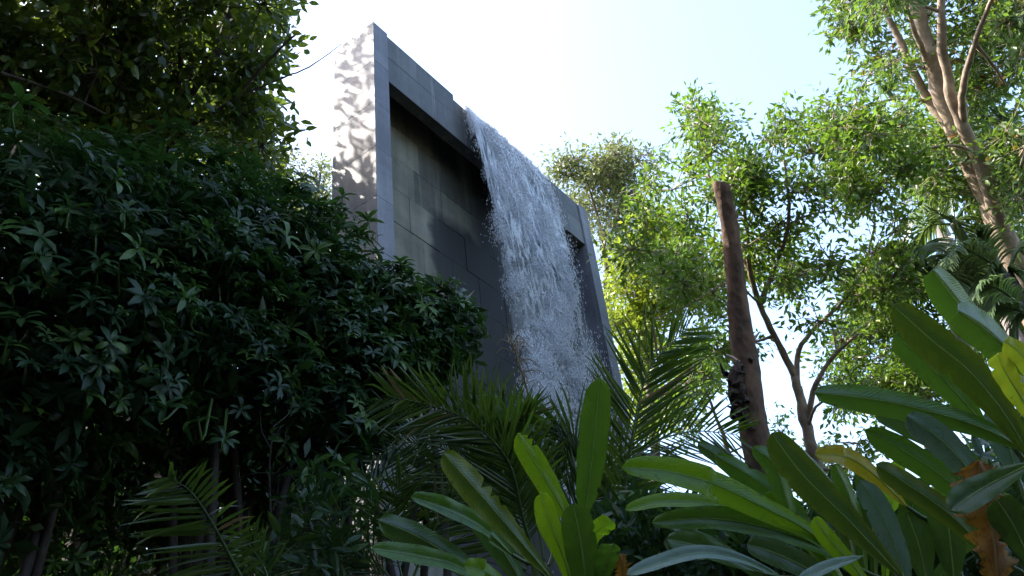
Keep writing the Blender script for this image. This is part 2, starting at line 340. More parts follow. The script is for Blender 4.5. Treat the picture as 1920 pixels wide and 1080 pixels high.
    o = n.new('ShaderNodeOutputMaterial'); l.new(al.outputs[0], o.inputs[0]); return m
M['foam'] = foam_mat('white_water')
M['film'] = film_mat('water_film', [(0.44, 0.0), (0.60, 0.95)], (7.0, 0.5), (-1.5, -1.2, 1.4, 3.2), 0.0, True)
M['froth'] = film_mat('water_froth', [(0.42, 0.0), (0.62, 0.95)], (4.0, 1.3), (0.3, 0.9, 2.6, 5.5), 1.0, True)
M['mist'] = film_mat('water_spray_film', [(0.36, 0.05), (0.74, 0.6)], (6.0, 1.2), (1.0, 2.6, 14, 16), 1.0)

# ---------------------------------------------------------------- ground
def ground_z(x, y):
    t = np.clip((np.asarray(y, float) - 2.0) / 7.0, 0, 1); s = t * t * (3 - 2 * t)
    return 2.6 * s + 0.12 * np.sin(x * 0.9 + 1.3) * np.cos(y * 0.7) * s

def build_ground():
    xs = np.concatenate([[-900, -200, -60], np.linspace(-24, 24, 49), [60, 200, 900]])
    ys = np.concatenate([[-900, -200, -60], np.linspace(-20, 36, 57), [80, 200, 900]])
    X, Y = np.meshgrid(xs, ys, indexing='ij'); V = np.stack([X, Y, ground_z(X, Y)], -1).reshape(-1, 3)
    a, b = len(xs), len(ys); i, j = np.meshgrid(np.arange(a - 1), np.arange(b - 1), indexing='ij')
    q = np.stack([i * b + j, (i + 1) * b + j, (i + 1) * b + j + 1, i * b + j + 1], -1).reshape(-1, 4)
    link('ground', mesh_np('ground', V, None, q, smooth=True), M['soil'], None, 'structure')
build_ground()

def base_at(p, dz=0.0):
    return np.array([p[0], p[1], float(ground_z(p[0], p[1])) + dz])

# ---------------------------------------------------------------- fountain wall
def block_mesh(sx, sy, sz, c=0.003):
    """chamfered block from the origin"""
    g = Geo(); lo = np.zeros(3); hi = np.array([sx, sy, sz]); V = []; idx = {}
    for i in (0, 1):
        for j in (0, 1):
            for k in (0, 1):
                p = np.array([(lo, hi)[i][0], (lo, hi)[j][1], (lo, hi)[k][2]]); s = np.array([1 - 2 * i, 1 - 2 * j, 1 - 2 * k])
                for ax in range(3):
                    q = p + s * c; q[ax] = p[ax]; idx[(i, j, k, ax)] = len(V); V.append(q)
    Q = []; T = []
    for ax in range(3):
        o = [a for a in range(3) if a != ax]
        for s in (0, 1):
            f = []
            for (a, b) in ((0, 0), (1, 0), (1, 1), (0, 1)):
                k = [0, 0, 0]; k[ax] = s; k[o[0]] = a; k[o[1]] = b; f.append(idx[(*k, ax)])
            Q.append(f)
    for a1 in range(3):
        for a2 in range(a1 + 1, 3):
            a3 = 3 - a1 - a2
            for s1 in (0, 1):
                for s2 in (0, 1):
                    k0 = [0, 0, 0]; k0[a1] = s1; k0[a2] = s2; k1 = list(k0); k1[a3] = 1
                    Q.append([idx[(*k0, a1)], idx[(*k0, a2)], idx[(*k1, a2)], idx[(*k1, a1)]])
    for i in (0, 1):
        for j in (0, 1):
            for k in (0, 1): T.append([idx[(i, j, k, a)] for a in range(3)])
    g.add(V, T, Q); return g.mesh('block')

def build_wall():
    zb = 2.0
    root = thing('fountain_wall', WA + [0, 0, 0], 'tall grey stone slab wall with framed recess that the waterfall pours from', 'wall', None, -W_AZ + math.pi / 2)
    # the empty's local x = along the wall, y = through it
    L, D, PW = 5.73, 0.79, 0.29
    cache = {}
    def blk(parent, name, lo, hi, mat, j=0.0):
        sz = tuple(np.round(np.array(hi) - np.array(lo), 3))
        if sz not in cache: cache[sz] = block_mesh(*sz)
        me = cache[sz]
        if len(me.materials) == 0: me.materials.append(mat)
        o = bpy.data.objects.new(name, me); COL.link(o); o.parent = parent
        o.location = np.array(lo) + [0, rng.uniform(-j, j), 0]
        if me.materials[0] != mat:
            o.material_slots[0].link = 'OBJECT'; o.material_slots[0].material = mat
        return o
    for u0 in (0.0, L - PW):
        g = Geo(); g.box((u0 + 0.03, 0.03, zb - 1), (u0 + PW - 0.03, D - 0.03, W_TOP - 0.03))
        p = link('pier', g.mesh('pier_core'), M['pier'], root)
        h = 0.835; z = W_TOP
        while z > zb:
            blk(p, 'stone_block', (u0, 0, z - h + 0.001), (u0 + PW, D, z - 0.001), M['pier'], 0.0015); z -= h
    # lintel: two courses, notch for the spout between u 1.82 and 3.95
    g = Geo(); g.box((PW, 0.06, 11.05), (L - PW, 0.17, 11.84)); lin = link('lintel', g.mesh('lintel_core'), M['lintel'], root)
    xs = [PW, 0.95, 1.82, 2.55, 3.25, 3.95, 4.75, L - PW]
    for a, b in zip(xs[:-1], xs[1:]):
        top = 11.87 if a >= 1.8 and b <= 3.96 else W_TOP - 0.012
        blk(lin, 'stone_slab', (a + 0.0015, 0.03, 11.53), (b - 0.0015, 0.2, top), M['lintel'], 0.002)
    xs = [PW, 1.3, 2.15, 2.95, 3.7, 4.45, 4.95, L - PW]
    for a, b in zip(xs[:-1], xs[1:]):
        blk(lin, 'stone_slab', (a + 0.0015, 0.03, 11.01), (b - 0.0015, 0.2, 11.525), M['lintel'], 0.002)
    # water trough behind the lintel
    g = Geo(); g.box((PW + 0.004, 0.204, 11.62), (L - PW - 0.004, 0.52, 11.74)); g.box((PW + 0.004, 0.52, 11.62), (L - PW - 0.004, 0.545, 11.9))
    link('trough', g.mesh('trough'), M['lintel'], root)
    g = Geo(); g.box((PW + 0.004, 0.60, zb - 1), (L - PW - 0.004, D - 0.01, W_TOP - 0.02)); bk = link('back_wall', g.mesh('back_wall_core'), M['back'], root)
    z = 11.6; r = 0
    while z > 4.2:
        x = PW + 0.006; w0 = (0.32, 0.58, 0.45)[r % 3]; first = True
        while x < L - PW - 0.05:
            w = w0 if first else 0.62; first = False
            x1 = min(x + w, L - PW - 0.006)
            if L - PW - x1 < 0.15: x1 = L - PW - 0.006
            blk(bk, 'stone_tile', (x + 0.0015, 0.55, z - 0.62 + 0.0015), (x1 - 0.0015, 0.606, z - 0.0015), M['back'], 0.006)
            x = x1
        z -= 0.62; r += 1
    return root
build_wall()

# ---------------------------------------------------------------- waterfall
V0 = 0.55; LIP_Z = 11.90
def fall(u, t, out=0.0, dz=0.0):
    t = np.asarray(t, float)
    return (WA + np.multiply.outer(np.asarray(u, float), WU) + np.multiply.outer(-(V0 * t + out) + 0.03, WB)
            + np.stack([0 * t, 0 * t, LIP_Z - 4.9 * t * t + dz], -1))

def streaks(u, t, seed=0):
    """cheap braided pattern in 0..1 that follows the fall"""
    a = np.sin(u * 31 + 2.1 * np.sin(t * 5 + u * 4) + seed) + np.sin(u * 17 - 1.7 * np.sin(t * 7 - u * 9) + 1 + seed)
    b = np.sin(t * 26 + 3 * np.sin(u * 11)) * 0.6 + np.sin(t * 57 + u * 23) * 0.4
    return 0.5 + 0.18 * a + 0.18 * b

def build_water():
    r = np.random.default_rng(3)
    root = thing('waterfall', wall_pt(3.0, -0.6, 2.4), 'white waterfall curtain breaking into drops below the stone lintel', 'waterfall')
    O = np.array(root.location)
    def film(name, mat, t0, t1, ua, ub, out, nt=70, nu=60):
        us = np.linspace(ua, ub, nu); ts = np.linspace(t0, t1, nt); U, T = np.meshgrid(us, ts, indexing='ij')
        wob = 0.03 * np.sin(U * 9 + T * 6) * np.clip(T * 2, 0, 1) + 0.02 * np.sin(U * 23 + T * 11) * np.clip(T * 2, 0, 1)
        V = fall(U.ravel(), T.ravel(), (out + wob).ravel())
        s = 4.9 * T * T + 0.4 * T; uv = np.stack([(U - ua) / (ub - ua) * 1.95, s], -1).reshape(-1, 2)
        i, j = np.meshgrid(np.arange(nu - 1), np.arange(nt - 1), indexing='ij')
        q = np.stack([i * nt + j, (i + 1) * nt + j, (i + 1) * nt + j + 1, i * nt + j + 1], -1).reshape(-1, 4)
        link(name, mesh_np(name, V - O, None, q, uv=uv, smooth=True), mat, root)
    film('water_sheet', M['film'], -0.32, 0.85, 1.93, 3.95, 0.0)
    film('froth_sheet', M['froth'], 0.15, 1.15, 1.93, 3.98, 0.07)
    film('spray_curtain', M['mist'], 0.4, 1.25, 1.9, 4.05, 0.0)
    # braided threads
    g = Geo()
    for k in range(520):
        u0 = r.uniform(1.98, 3.93); t0 = r.uniform(-0.05, 0.4); t1 = t0 + r.uniform(0.15, 0.4)
        ts = np.linspace(t0, t1, 14); ph = r.uniform(0, 6.28); am = r.uniform(0.01, 0.06)
        us = u0 + am * np.sin(ts * r.uniform(8, 22) + ph) * np.clip(ts * 4, 0, 1)
        P = fall(us, ts, r.uniform(-0.01, 0.05) * np.clip(ts * 4, 0, 1))
        R = r.uniform(0.003, 0.011) * np.sin(np.linspace(0.15, math.pi - 0.1, 14))
        g.tube(P, R, 4, cap=False)
    link('water_threads', g.mesh('water_threads', O, True), M['foam'], root, 'stuff')
    # flecks and drops, thick and thin in clots that stretch along the fall
    def vnoise(x, y, seed):
        q = np.random.default_rng(seed).random((64, 64)); i = np.floor(x).astype(int); j = np.floor(y).astype(int); fx = x - i; fy = y - j
        fx = fx * fx * (3 - 2 * fx); fy = fy * fy * (3 - 2 * fy); g_ = lambda a, b: q[a % 64, b % 64]
        return (g_(i, j) * (1 - fx) + g_(i + 1, j) * fx) * (1 - fy) + (g_(i, j + 1) * (1 - fx) + g_(i + 1, j + 1) * fx) * fy
    n = 420000
    t = 0.14 + 1.12 * r.random(n) ** 0.72
    u = r.uniform(1.95, 3.97, n); s = 4.9 * t * t
    dens = 0.45 * vnoise(u * 5 + 0.6 * np.sin(s * 2), s * 1.6, 1) + 0.35 * vnoise(u * 13 + np.sin(s * 5), s * 4.5, 2) + 0.2 * vnoise(u * 28, s * 9, 3)
    edge = np.minimum(u - 1.95, 3.97 - u) / 0.5
    dens = dens - 0.10 * np.clip(1 - edge, 0, 1) * np.clip(t * 2 - 0.6, 0, 1)
    keep = dens + r.normal(0, 0.055, n) > np.interp(t, [0.1, 0.3, 0.45, 0.7, 1.3], [0.62, 0.53, 0.50, 0.52, 0.53])
    u, t = u[keep][:120000], t[keep][:120000]; n = len(t)
    spread = np.clip(t - 0.2, 0, 1.2)
    u = u + r.normal(0, 0.04, n) * spread + (u - 2.95) * 0.03 * spread
    out = r.normal(0.02, 0.07, n) * np.clip(t * 1.8, 0.1, 1.3)
    P = fall(u, t, out, r.normal(0, 0.04, n))
    vel = nz(-V0 * WB + np.stack([0 * t, 0 * t, -9.8 * t], -1) + r.normal(0, 0.22, (n, 3)))
    ln = r.uniform(0.012, 0.05, n) * np.interp(t, [0, 0.35, 0.6, 1.3], [1.6, 1.1, 0.55, 0.75]); ra = r.uniform(0.002, 0.0058, n)
    big = r.random(n) < 0.05; ra[big] *= 1.8
    a = nz(np.cross(vel, r.normal(size=(n, 3)))); b = np.cross(vel, a); c60 = 0.866
    V = np.stack([P - vel * ln[:, None], P + a * ra[:, None], P + (-0.5 * a + c60 * b) * ra[:, None], P + (-0.5 * a - c60 * b) * ra[:, None], P + vel * ln[:, None]], 1).reshape(-1, 3)
    f = np.array([[0, 2, 1], [0, 3, 2], [0, 1, 3], [4, 1, 2], [4, 2, 3], [4, 3, 1]])
    F = (np.arange(n)[:, None, None] * 5 + f[None]).reshape(-1, 3)
    link('water_drops', mesh_np('water_drops', V - O, F, smooth=True), M['foam'], root, 'stuff')
build_water()

# ---------------------------------------------------------------- foliage builders
def leaves(P, L, out=None, w=0.42, up=0.7, r=rng, fine=False, droop=0.3, shade=None):
    """one small folded leaf per point"""
    n = len(P); a = r.normal(size=(n, 3)); a[:, 2] -= droop
    if out is not None: a = a + out
    a = nz(a); m = r.normal(size=(n, 3)) * 0.7; m[:, 2] += up
    m = nz(m - a * (m * a).sum(1, keepdims=True)); s = np.cross(a, m)
    L = (L * r.uniform(0.65, 1.25, n))[:, None]; W = L * w * 0.5
    rv = r.random(n) if shade is None else np.clip(shade + r.normal(0, 0.15, n), 0, 1)
    if not fine:
        V = np.stack([P, P + a * L * 0.45 + s * W, P + a * L - m * L * 0.1, P + a * L * 0.45 - s * W, P + a * L * 0.45 - m * L * 0.07], 1)
        f = np.array([[0, 3, 4], [3, 2, 4], [2, 1, 4], [1, 0, 4]]); k = 5; q = None
        T = (np.arange(n)[:, None, None] * k + f).reshape(-1, 3)
        return V.reshape(-1, 3), T, None, np.repeat(rv, k)
    d = -m * L
    V = np.stack([P, P + a * L * 0.33 + d * 0.03, P + a * L * 0.68 + d * 0.08, P + a * L + d * 0.2,
                  P + a * L * 0.3 + s * W * 0.95, P + a * L * 0.66 + s * W * 0.8 + d * 0.05,
                  P + a * L * 0.3 - s * W * 0.95, P + a * L * 0.66 - s * W * 0.8 + d * 0.05], 1)
    t = np.array([[0, 1, 4], [2, 3, 5], [0, 6, 1], [2, 7, 3]]); qd = np.array([[1, 2, 5, 4], [1, 6, 7, 2]])
    T = (np.arange(n)[:, None, None] * 8 + t).reshape(-1, 3); Q = (np.arange(n)[:, None, None] * 8 + qd).reshape(-1, 4)
    return V.reshape(-1, 3), T, Q, np.repeat(rv, 8)

def px_clumps(ells, n, d0, d1, r):
    """points in the volume that photo ellipses (px, py, rx, ry, weight) sweep between two distances"""
    w = np.array([e[4] if len(e) > 4 else e[2] * e[3] for e in ells], float); w /= w.sum(); out = []
    for _ in range(n):
        e = ells[r.choice(len(ells), p=w)]; a = r.uniform(0, 6.283); q = math.sqrt(r.random())
        out.append(at(e[0] + e[2] * q * math.cos(a), e[1] + e[3] * q * math.sin(a), r.uniform(d0, d1)))
    return np.array(out)

def make_tree(name, label, cat, base, limbs, clumps, leaf_m, bark_m, leaf_len, per_sub, subs=7, rad=0.55, sub_rad=0.22,
              twig=0.018, group=None, seed=1, fine=False, w=0.42, extra=None, trunk_name='trunk', shade_top=None):
    """trunk + limbs given as (points, r0, r1); foliage clumps are tied back to the nearest limb by branches"""
    r = np.random.default_rng(seed)
    root = thing(name, base, label, cat, group); O = np.array(base, float); sk = []; skr = []
    for i, (P, r0, r1) in enumerate(limbs):
        m = max(10, 4 * len(P)); S = spline(P, m); L = np.linalg.norm(S[-1] - S[0])
        S[1:-1] += r.normal(0, 0.006 * L / math.sqrt(m), (m - 2, 3)) * 1.5
        R = np.linspace(r0, r1, m) * (1 + 0.06 * r.normal(size=m))
        if i == 0: R[0] *= 1.35; R[1] *= 1.12
        g = Geo(); g.tube(S, R, 10 if r0 > 0.06 else 6)
        link(trunk_name if i == 0 else 'limb', g.mesh('limb', O, True), bark_m, root)
        sk.append(S[2:]); skr.append(R[2:])
    sk = np.concatenate(sk); skr = np.concatenate(skr)
    order = np.argsort([np.min(np.linalg.norm(sk - c, axis=1)) for c in clumps]); g = Geo(); subs_P = []; subs_D = []
    for c in np.asarray(clumps)[order]:
        dd = np.linalg.norm(sk - c, axis=1) + np.maximum(0, sk[:, 2] - c[2]) * 1.2
        i = int(np.argmin(dd)); a = sk[i]; L = np.linalg.norm(c - a)
        mid = (a + c) / 2 + r.normal(0, 0.10 * L, 3) + [0, 0, 0.06 * L]
        S = spline([a, mid, c], 8); R = np.linspace(min(skr[i] * 0.7, twig * (1 + L * 0.5)), twig * 0.5, 8); g.tube(S, R, 5)
        sk = np.concatenate([sk, S[3:]]); skr = np.concatenate([skr, R[3:]])
        k = max(3, int(r.poisson(subs * 1.6))); D = sph(k, r) * (rad * r.uniform(0.35, 1.0, k) ** 0.5)[:, None]; D[:, 2] *= 0.75
        for d in D:
            e = c + d; g.tube([c - d * 0.05, c + d * 0.5 + r.normal(0, 0.03, 3), e], [twig * 0.45, twig * 0.35, twig * 0.2], 3)
            subs_P.append(c); subs_D.append(d)
    link('branches', g.mesh('branches', O, True), bark_m, root, 'stuff')
    subs_P = np.array(subs_P); subs_D = np.array(subs_D)
    cnt = r.poisson(per_sub * 0.66, len(subs_P)); P = np.repeat(subs_P, cnt, 0); D = np.repeat(subs_D, cnt, 0)
    off = r.normal(0, sub_rad * 0.5, (len(P), 3)); P = P + D * r.uniform(0.3, 1.12, (len(P), 1)) + off; D = nz(D)   # leaves sit along their twig
    sh = np.repeat(np.clip(r.normal(0.45, 0.22, len(subs_P)), 0, 1), cnt)
    V, T, Q, rv = leaves(P, leaf_len, D * 0.8 + nz(off) * 0.8, w, 0.7, r, fine, 0.35, sh)
    link('crown', mesh_np('crown', V - O, T, Q, rv), leaf_m, root, 'stuff')
    return root

def pix(p):
    v = np.atleast_2d(p) - CAM; z = v @ FW; return 960 + FOC * (v @ RT) / z, 540 - FOC * (v @ UP) / z

def trim(C, xmax, ymax):
    """drop clumps that would hang in front of the open sky beside the wall"""
    x, y = pix(C); return C[~((x > xmax) & (y < ymax) & (y > -120) & ((C - CAM) @ FW > 0))]

# ---------------------------------------------------------------- trees on the right
def path(pts, d):
    """pts: (px, py) list, d: distance or list of distances"""
    d = np.broadcast_to(np.asarray(d, float), (len(pts),))
    return np.array([at(p[0], p[1], q) for p, q in zip(pts, d)])

def with_base(P):
    b = base_at(P[0] + nz(P[0] - P[1]) * 0.6, -0.05)
    return np.concatenate([[b], P])

def build_right_trees():
    # many-limbed tree in the middle right
    P = with_base(path([(1545, 930), (1520, 830), (1500, 750), (1490, 705)], 13))
    limbs = [(P, 0.12, 0.06),
             (path([(1490, 705), (1455, 635), (1425, 570), (1405, 505), (1402, 440), (1390, 350)], [13, 12.9, 12.8, 12.7, 12.6, 12.4]), 0.055, 0.022),
             (path([(1494, 710), (1500, 650), (1545, 598), (1585, 560), (1620, 500), (1640, 420)], [13, 13.1, 13.3, 13.5, 13.6, 13.6]), 0.04, 0.016),
             (path([(1425, 570), (1445, 520), (1465, 470), (1480, 400), (1470, 300)], [12.8, 12.6, 12.4, 12.2, 12]), 0.04, 0.016),
             (path([(1515, 790), (1530, 720), (1570, 660), (1610, 625)], [13, 12.7, 12.5, 12.3]), 0.045, 0.02),
             (path([(1425, 570), (1370, 530), (1290, 572), (1225, 600)], [12.7, 12.3, 12, 11.8]), 0.016, 0.008),
             (path([(1405, 505), (1360, 430), (1330, 330), (1320, 230)], [12.7, 12.9, 13.2, 13.4]), 0.04, 0.012)]
    ells = [(1330, 430, 150, 150), (1480, 380, 170, 150), (1600, 370, 120, 150), (1430, 560, 150, 110), (1590, 540, 110, 110),
            (1325, 215, 40, 60, 4000), (1425, 225, 45, 55, 4500), (1540, 240, 60, 55, 6000), (1260, 330, 60, 70, 5000),
            (1560, 770, 70, 90, 4000), (1400, 690, 90, 70, 3500), (1300, 620, 100, 80, 7000)]
    r = np.random.default_rng(11); C = px_clumps(ells + [(1650, 300, 60, 90, 9000), (1660, 480, 60, 90, 6000)], 94, 11.9, 15.4, r)
    make_tree('broadleaf_tree', 'open-crowned tree with forked pale limbs behind the sawn-off trunk', 'tree', P[0], limbs, C, M['mid_leaf'], M['bark_pale'],
              0.12, 24, 8, 0.5, 0.13, 0.02, 'trees behind the garden', 12)
    # lime green tree beside the wall
    P = with_base(path([(1235, 960), (1228, 850), (1215, 720), (1200, 600)], 19))
    limbs = [(P, 0.15, 0.07), (path([(1200, 600), (1190, 520), (1200, 430), (1230, 350)], 19), 0.06, 0.015), (path([(1215, 720), (1270, 600), (1300, 500)], 19), 0.055, 0.015)]
    ells = [(1215, 480, 70, 90), (1190, 600, 50, 110), (1260, 560, 80, 110), (1240, 700, 90, 100), (1200, 430, 50, 40, 2500)]
    C = px_clumps(ells, 62, 18, 21, r)
    make_tree('broadleaf_tree', 'bright lime green tree right beside the far end of the stone wall', 'tree', P[0], limbs, C, M['lime_leaf'], M['bark_grey'],
              0.17, 28, 8, 0.62, 0.17, 0.018, 'trees behind the garden', 13)
    # feathery pale tree behind the wall
    P = with_base(path([(1155, 800), (1145, 650), (1135, 500), (1130, 440)], 22))
    limbs = [(P, 0.13, 0.06), (path([(1130, 440), (1110, 370), (1090, 310)], 22), 0.05, 0.015), (path([(1135, 480), (1160, 390), (1180, 310)], 22), 0.05, 0.015)]
    ells = [(1105, 320, 70, 50), (1160, 340, 60, 60), (1140, 400, 70, 50), (1200, 310, 20, 45, 900), (1170, 480, 60, 80, 2500)]
    C = px_clumps(ells, 46, 21, 23.5, r)
    make_tree('broadleaf_tree', 'thin feathery tree whose pale crown rises behind the wall top', 'tree', P[0], limbs, C, M['far_leaf'], M['bark_grey'],
              0.13, 24, 8, 0.7, 0.2, 0.02, 'trees behind the garden', 14)
    # tall leaning tree at the right edge
    P = with_base(path([(1960, 640), (1925, 540), (1885, 455), (1835, 340), (1790, 245), (1752, 140), (1725, 40), (1700, -60), (1690, -160)], 15))
    limbs = [(P, 0.21, 0.08),
             (path([(1893, 470), (1868, 395), (1838, 305), (1800, 225), (1778, 150), (1765, 60), (1770, -60)], [15, 14.8, 14.6, 14.5, 14.4, 14.3, 14.3]), 0.12, 0.05),
             (path([(1800, 265), (1745, 195), (1712, 130), (1680, 60), (1650, 0), (1625, -60)], [15, 15.2, 15.3, 15.4, 15.5, 15.5]), 0.08, 0.03),
             (path([(1735, 190), (1690, 185), (1640, 195), (1585, 222)], [15.2, 14.8, 14.5, 14.2]), 0.03, 0.012),
             (path([(1806, 230), (1805, 170), (1825, 90), (1850, 20), (1890, -60)], [14.5, 14.2, 14, 13.8, 13.6]), 0.06, 0.025),
             (path([(1827, 80), (1860, 120), (1885, 160)], [14, 14.2, 14.4]), 0.035, 0.015),
             (path([(1752, 140), (1715, 60), (1690, -20)], [15, 14.7, 14.5]), 0.05, 0.02),
             (path([(1868, 395), (1830, 290), (1760, 275), (1690, 300), (1610, 345)], [14.8, 14.5, 14.2, 14, 13.8]), 0.03, 0.01)]
    ells = [(1620, 30, 70, 60), (1700, 60, 90, 110), (1800, 80, 110, 130), (1880, 180, 70, 200), (1680, 170, 70, 80), (1760, 220, 90, 90),
            (1860, 330, 80, 110), (1780, 340, 70, 60, 3500), (1700, -90, 160, 90), (1850, -100, 140, 100)]
    C = np.concatenate([px_clumps(ells, 105, 14.9, 17.8, r), px_clumps([(1905, 120, 30, 160), (1910, 330, 30, 110), (1660, 40, 40, 60)], 12, 13.6, 14.6, r)])
    make_tree('leaning_tree', 'tall sunlit tree with several pale leaning trunks at the right edge', 'tree', P[0], limbs, C, M['right_leaf'], M['bark_pale'],
              0.14, 22, 8, 0.55, 0.14, 0.022, 'trees behind the garden', 15)
    # darker low trees closing the right background
    P = with_base(path([(1760, 900), (1740, 760), (1720, 640)], 17))
    limbs = [(P, 0.12, 0.05), (path([(1720, 640), (1690, 560), (1680, 470)], 17), 0.045, 0.015), (path([(1735, 700), (1800, 620), (1850, 560)], 17), 0.045, 0.015)]
    ells = [(1680, 560, 80, 90), (1640, 680, 90, 100), (1780, 600, 100, 90), (1870, 560, 70, 110), (1700, 720, 120, 70), (1880, 440, 60, 60, 3000)]
    C = px_clumps(ells, 75, 16, 19, r)
    make_tree('broadleaf_tree', 'low dark tree filling the gap below the leaning trunks', 'tree', P[0], limbs, C, M['mid_leaf'], M['bark_grey'],
              0.13, 34, 8, 0.7, 0.22, 0.02, 'trees behind the garden', 16)
    # sapling canopy seen low between wall and cut trunk
    P = with_base(path([(1420, 1010), (1400, 930), (1370, 860), (1350, 800)], 18))
    limbs = [(P, 0.09, 0.04), (path([(1350, 800), (1320, 720), (1310, 650)], 18), 0.035, 0.012)]
    ells = [(1310, 690, 50, 60), (1290, 790, 60, 40, 1500), (1480, 830, 60, 60, 2500), (1560, 880, 70, 60, 3000)]
    C = px_clumps(ells, 22, 17, 19, r)
    make_tree('broadleaf_tree', 'sparse small tree with sky gaps seen beyond the sawn-off trunk', 'tree', P[0], limbs, C, M['mid_leaf'], M['bark_grey'],
              0.13, 22, 7, 0.6, 0.2, 0.018, 'trees behind the garden', 17)
build_right_trees()

# ---------------------------------------------------------------- sawn-off trunk
def build_cut_trunk():
    r = np.random.default_rng(5)
    S = path([(1450, 960), (1425, 860), (1408, 760), (1396, 670), (1386, 590), (1377, 500), (1368, 430), (1360, 380), (1352, 342)], 11)
    b = base_at(S[0] + nz(S[0] - S[1]) * 1.2, -0.05); S = np.concatenate([[b], S])
    P = spline(S, 60); m = len(P); k = 18
    root = thing('sawn_tree_trunk', b, 'bare brown tree trunk sawn off at the top with a knobbly scar', 'tree trunk'); O = np.array(b)
    s = np.linspace(0, 1, m); R = np.interp(s, [0, 0.3, 0.5, 0.62, 0.8, 0.93, 0.97, 1], [0.22, 0.17, 0.15, 0.118, 0.105, 0.10, 0.107, 0.09])
    T = nz(np.gradient(P, axis=0)); n0 = nz(np.cross(T[0], [1, 0.2, 0])); V = []
    for i in range(m):
        n0 = nz(n0 - T[i] * (n0 @ T[i])); bb = np.cross(T[i], n0)
        a = np.linspace(0, 2 * math.pi, k, endpoint=False)
        lump = 1 + 0.05 * np.sin(a * 3 + i * 0.3) + 0.035 * np.sin(a * 5 - i * 0.55) + r.normal(0, 0.018, k)
        if 0.9 < s[i] < 0.985: lump += 0.05 * np.sin(i * 2.2)
        V.append(P[i] + (R[i] * lump)[:, None] * (np.cos(a)[:, None] * n0 + np.sin(a)[:, None] * bb))
    V[-1] = V[-1] + np.outer((V[-1] - P[-1]) @ RT, T[-1]) * -0.45      # slanted saw cut
    V[-2] = V[-2] + np.outer((V[-2] - P[-2]) @ RT, T[-1]) * -0.3
    top = V[-1].copy(); V = np.concatenate(V); i, j = np.meshgrid(np.arange(m - 1), np.arange(k), indexing='ij')
    q = np.stack([i * k + j, i * k + (j + 1) % k, (i + 1) * k + (j + 1) % k, (i + 1) * k + j], -1).reshape(-1, 4)
    link('trunk', mesh_np('trunk', V - O, None, q, smooth=True), M['bark_cut'], root)
    c = top.mean(0); Vt = np.concatenate([top, c[None] - T[-1] * 0.01, c + (top - c) * 0.55 + T[-1] * 0.004]) + T[-1] * 0.003
    q2 = [[a, (a + 1) % k, k + 1 + (a + 1) % k, k + 1 + a] for a in range(k)]; t2 = [[k + 1 + a, k + 1 + (a + 1) % k, k] for a in range(k)]
    link('sawn_face', mesh_np('sawn_face', Vt - O, t2, q2), M['cut_wood'], root)
    # torn branch collar half-way up, on the left
    g = Geo(); C0 = at(1388, 770, 10.9); C1 = at(1384, 680, 10.82)
    S = spline([C0 + [0.1, 0, -0.25], C0, (C0 + C1) / 2 + [-0.03, 0, 0], C1], 14)
    S = S + r.normal(0, 0.012, S.shape); S = spline(S, 26); g.tube(S, np.interp(np.linspace(0, 1, 26), [0, 0.3, 0.6, 0.85, 0.95, 1], [0.03, 0.085, 0.105, 0.09, 0.075, 0.03]) * (1 + r.normal(0, 0.07, 26)), 14)
    g.V[0] = g.V[0] + r.normal(0, 0.013, g.V[0].shape)
    for _ in range(12):
        p = S[r.integers(8, 25)] + r.normal(0, 0.08, 3); g.tube(spline([p, p + r.normal(0, 0.04, 3) + [0, 0, 0.05], p + r.normal(0, 0.03, 3) + [0, 0, 0.11]], 5), [0.035, 0.034, 0.028, 0.02, 0.008], 7)
    link('branch_scar', g.mesh('branch_scar', O), M['bark_black'], root)
    g = Geo(); p = S[-1]; g.tube([p + [0, 0, -0.02], p + [-0.06, 0, 0.06], p + [-0.13, 0, 0.11]], [0.03, 0.024, 0.016], 6)
    link('broken_stub', g.mesh('broken_stub', O), M['cut_wood'], root)
build_cut_trunk()

# ---------------------------------------------------------------- palms behind
def frond_geo(g, P, lmax, n, r, lw=0.03, droop=0.5, rr=0.012, vee=0.35, upv=(0, 0, 1), comb=0.6):
    """a whole feather frond added to one mesh"""
    S = spline(P, 18); g.tube(S, np.linspace(rr, rr * 0.25, 18), 5, 0.2)
    T = nz(np.gradient(S, axis=0)); upv = np.asarray(upv, float)
    for sd in (-1, 1):
        for t in np.linspace(0.12, 0.995, n):
            x = t * 17; i = min(int(x), 16); f = x - i; p = S[i] * (1 - f) + S[i + 1] * f; tt = nz(T[i] * (1 - f) + T[i + 1] * f)
            side = nz(np.cross(tt, upv)) * sd; nn = np.cross(side * sd, tt)
            L = lmax * (math.sin(math.pi * min(1, 0.12 + 0.88 * t)) ** 0.6 + 0.1) * r.uniform(0.85, 1.1)
            d = nz(side + tt * (comb + 0.5 * t) + nn * vee + r.normal(0, 0.06, 3))
            wv = nz(np.cross(d, nn)); k = 5; Q = []; V = []
            for j in range(k):
                s = j / (k - 1); c = p + d * L * s + np.array([0, 0, -1]) * droop * L * s * s
                h = lw * (0.5, 1, 0.9, 0.55, 0.05)[j] * 0.5; V += [c - wv * h, c + nn * h * 0.5, c + wv * h]
            for j in range(k - 1):
                a = j * 3; Q += [[a, a + 1, a + 4, a + 3], [a + 1, a + 2, a + 5, a + 4]]
            g.add(V, None, Q, r.random())

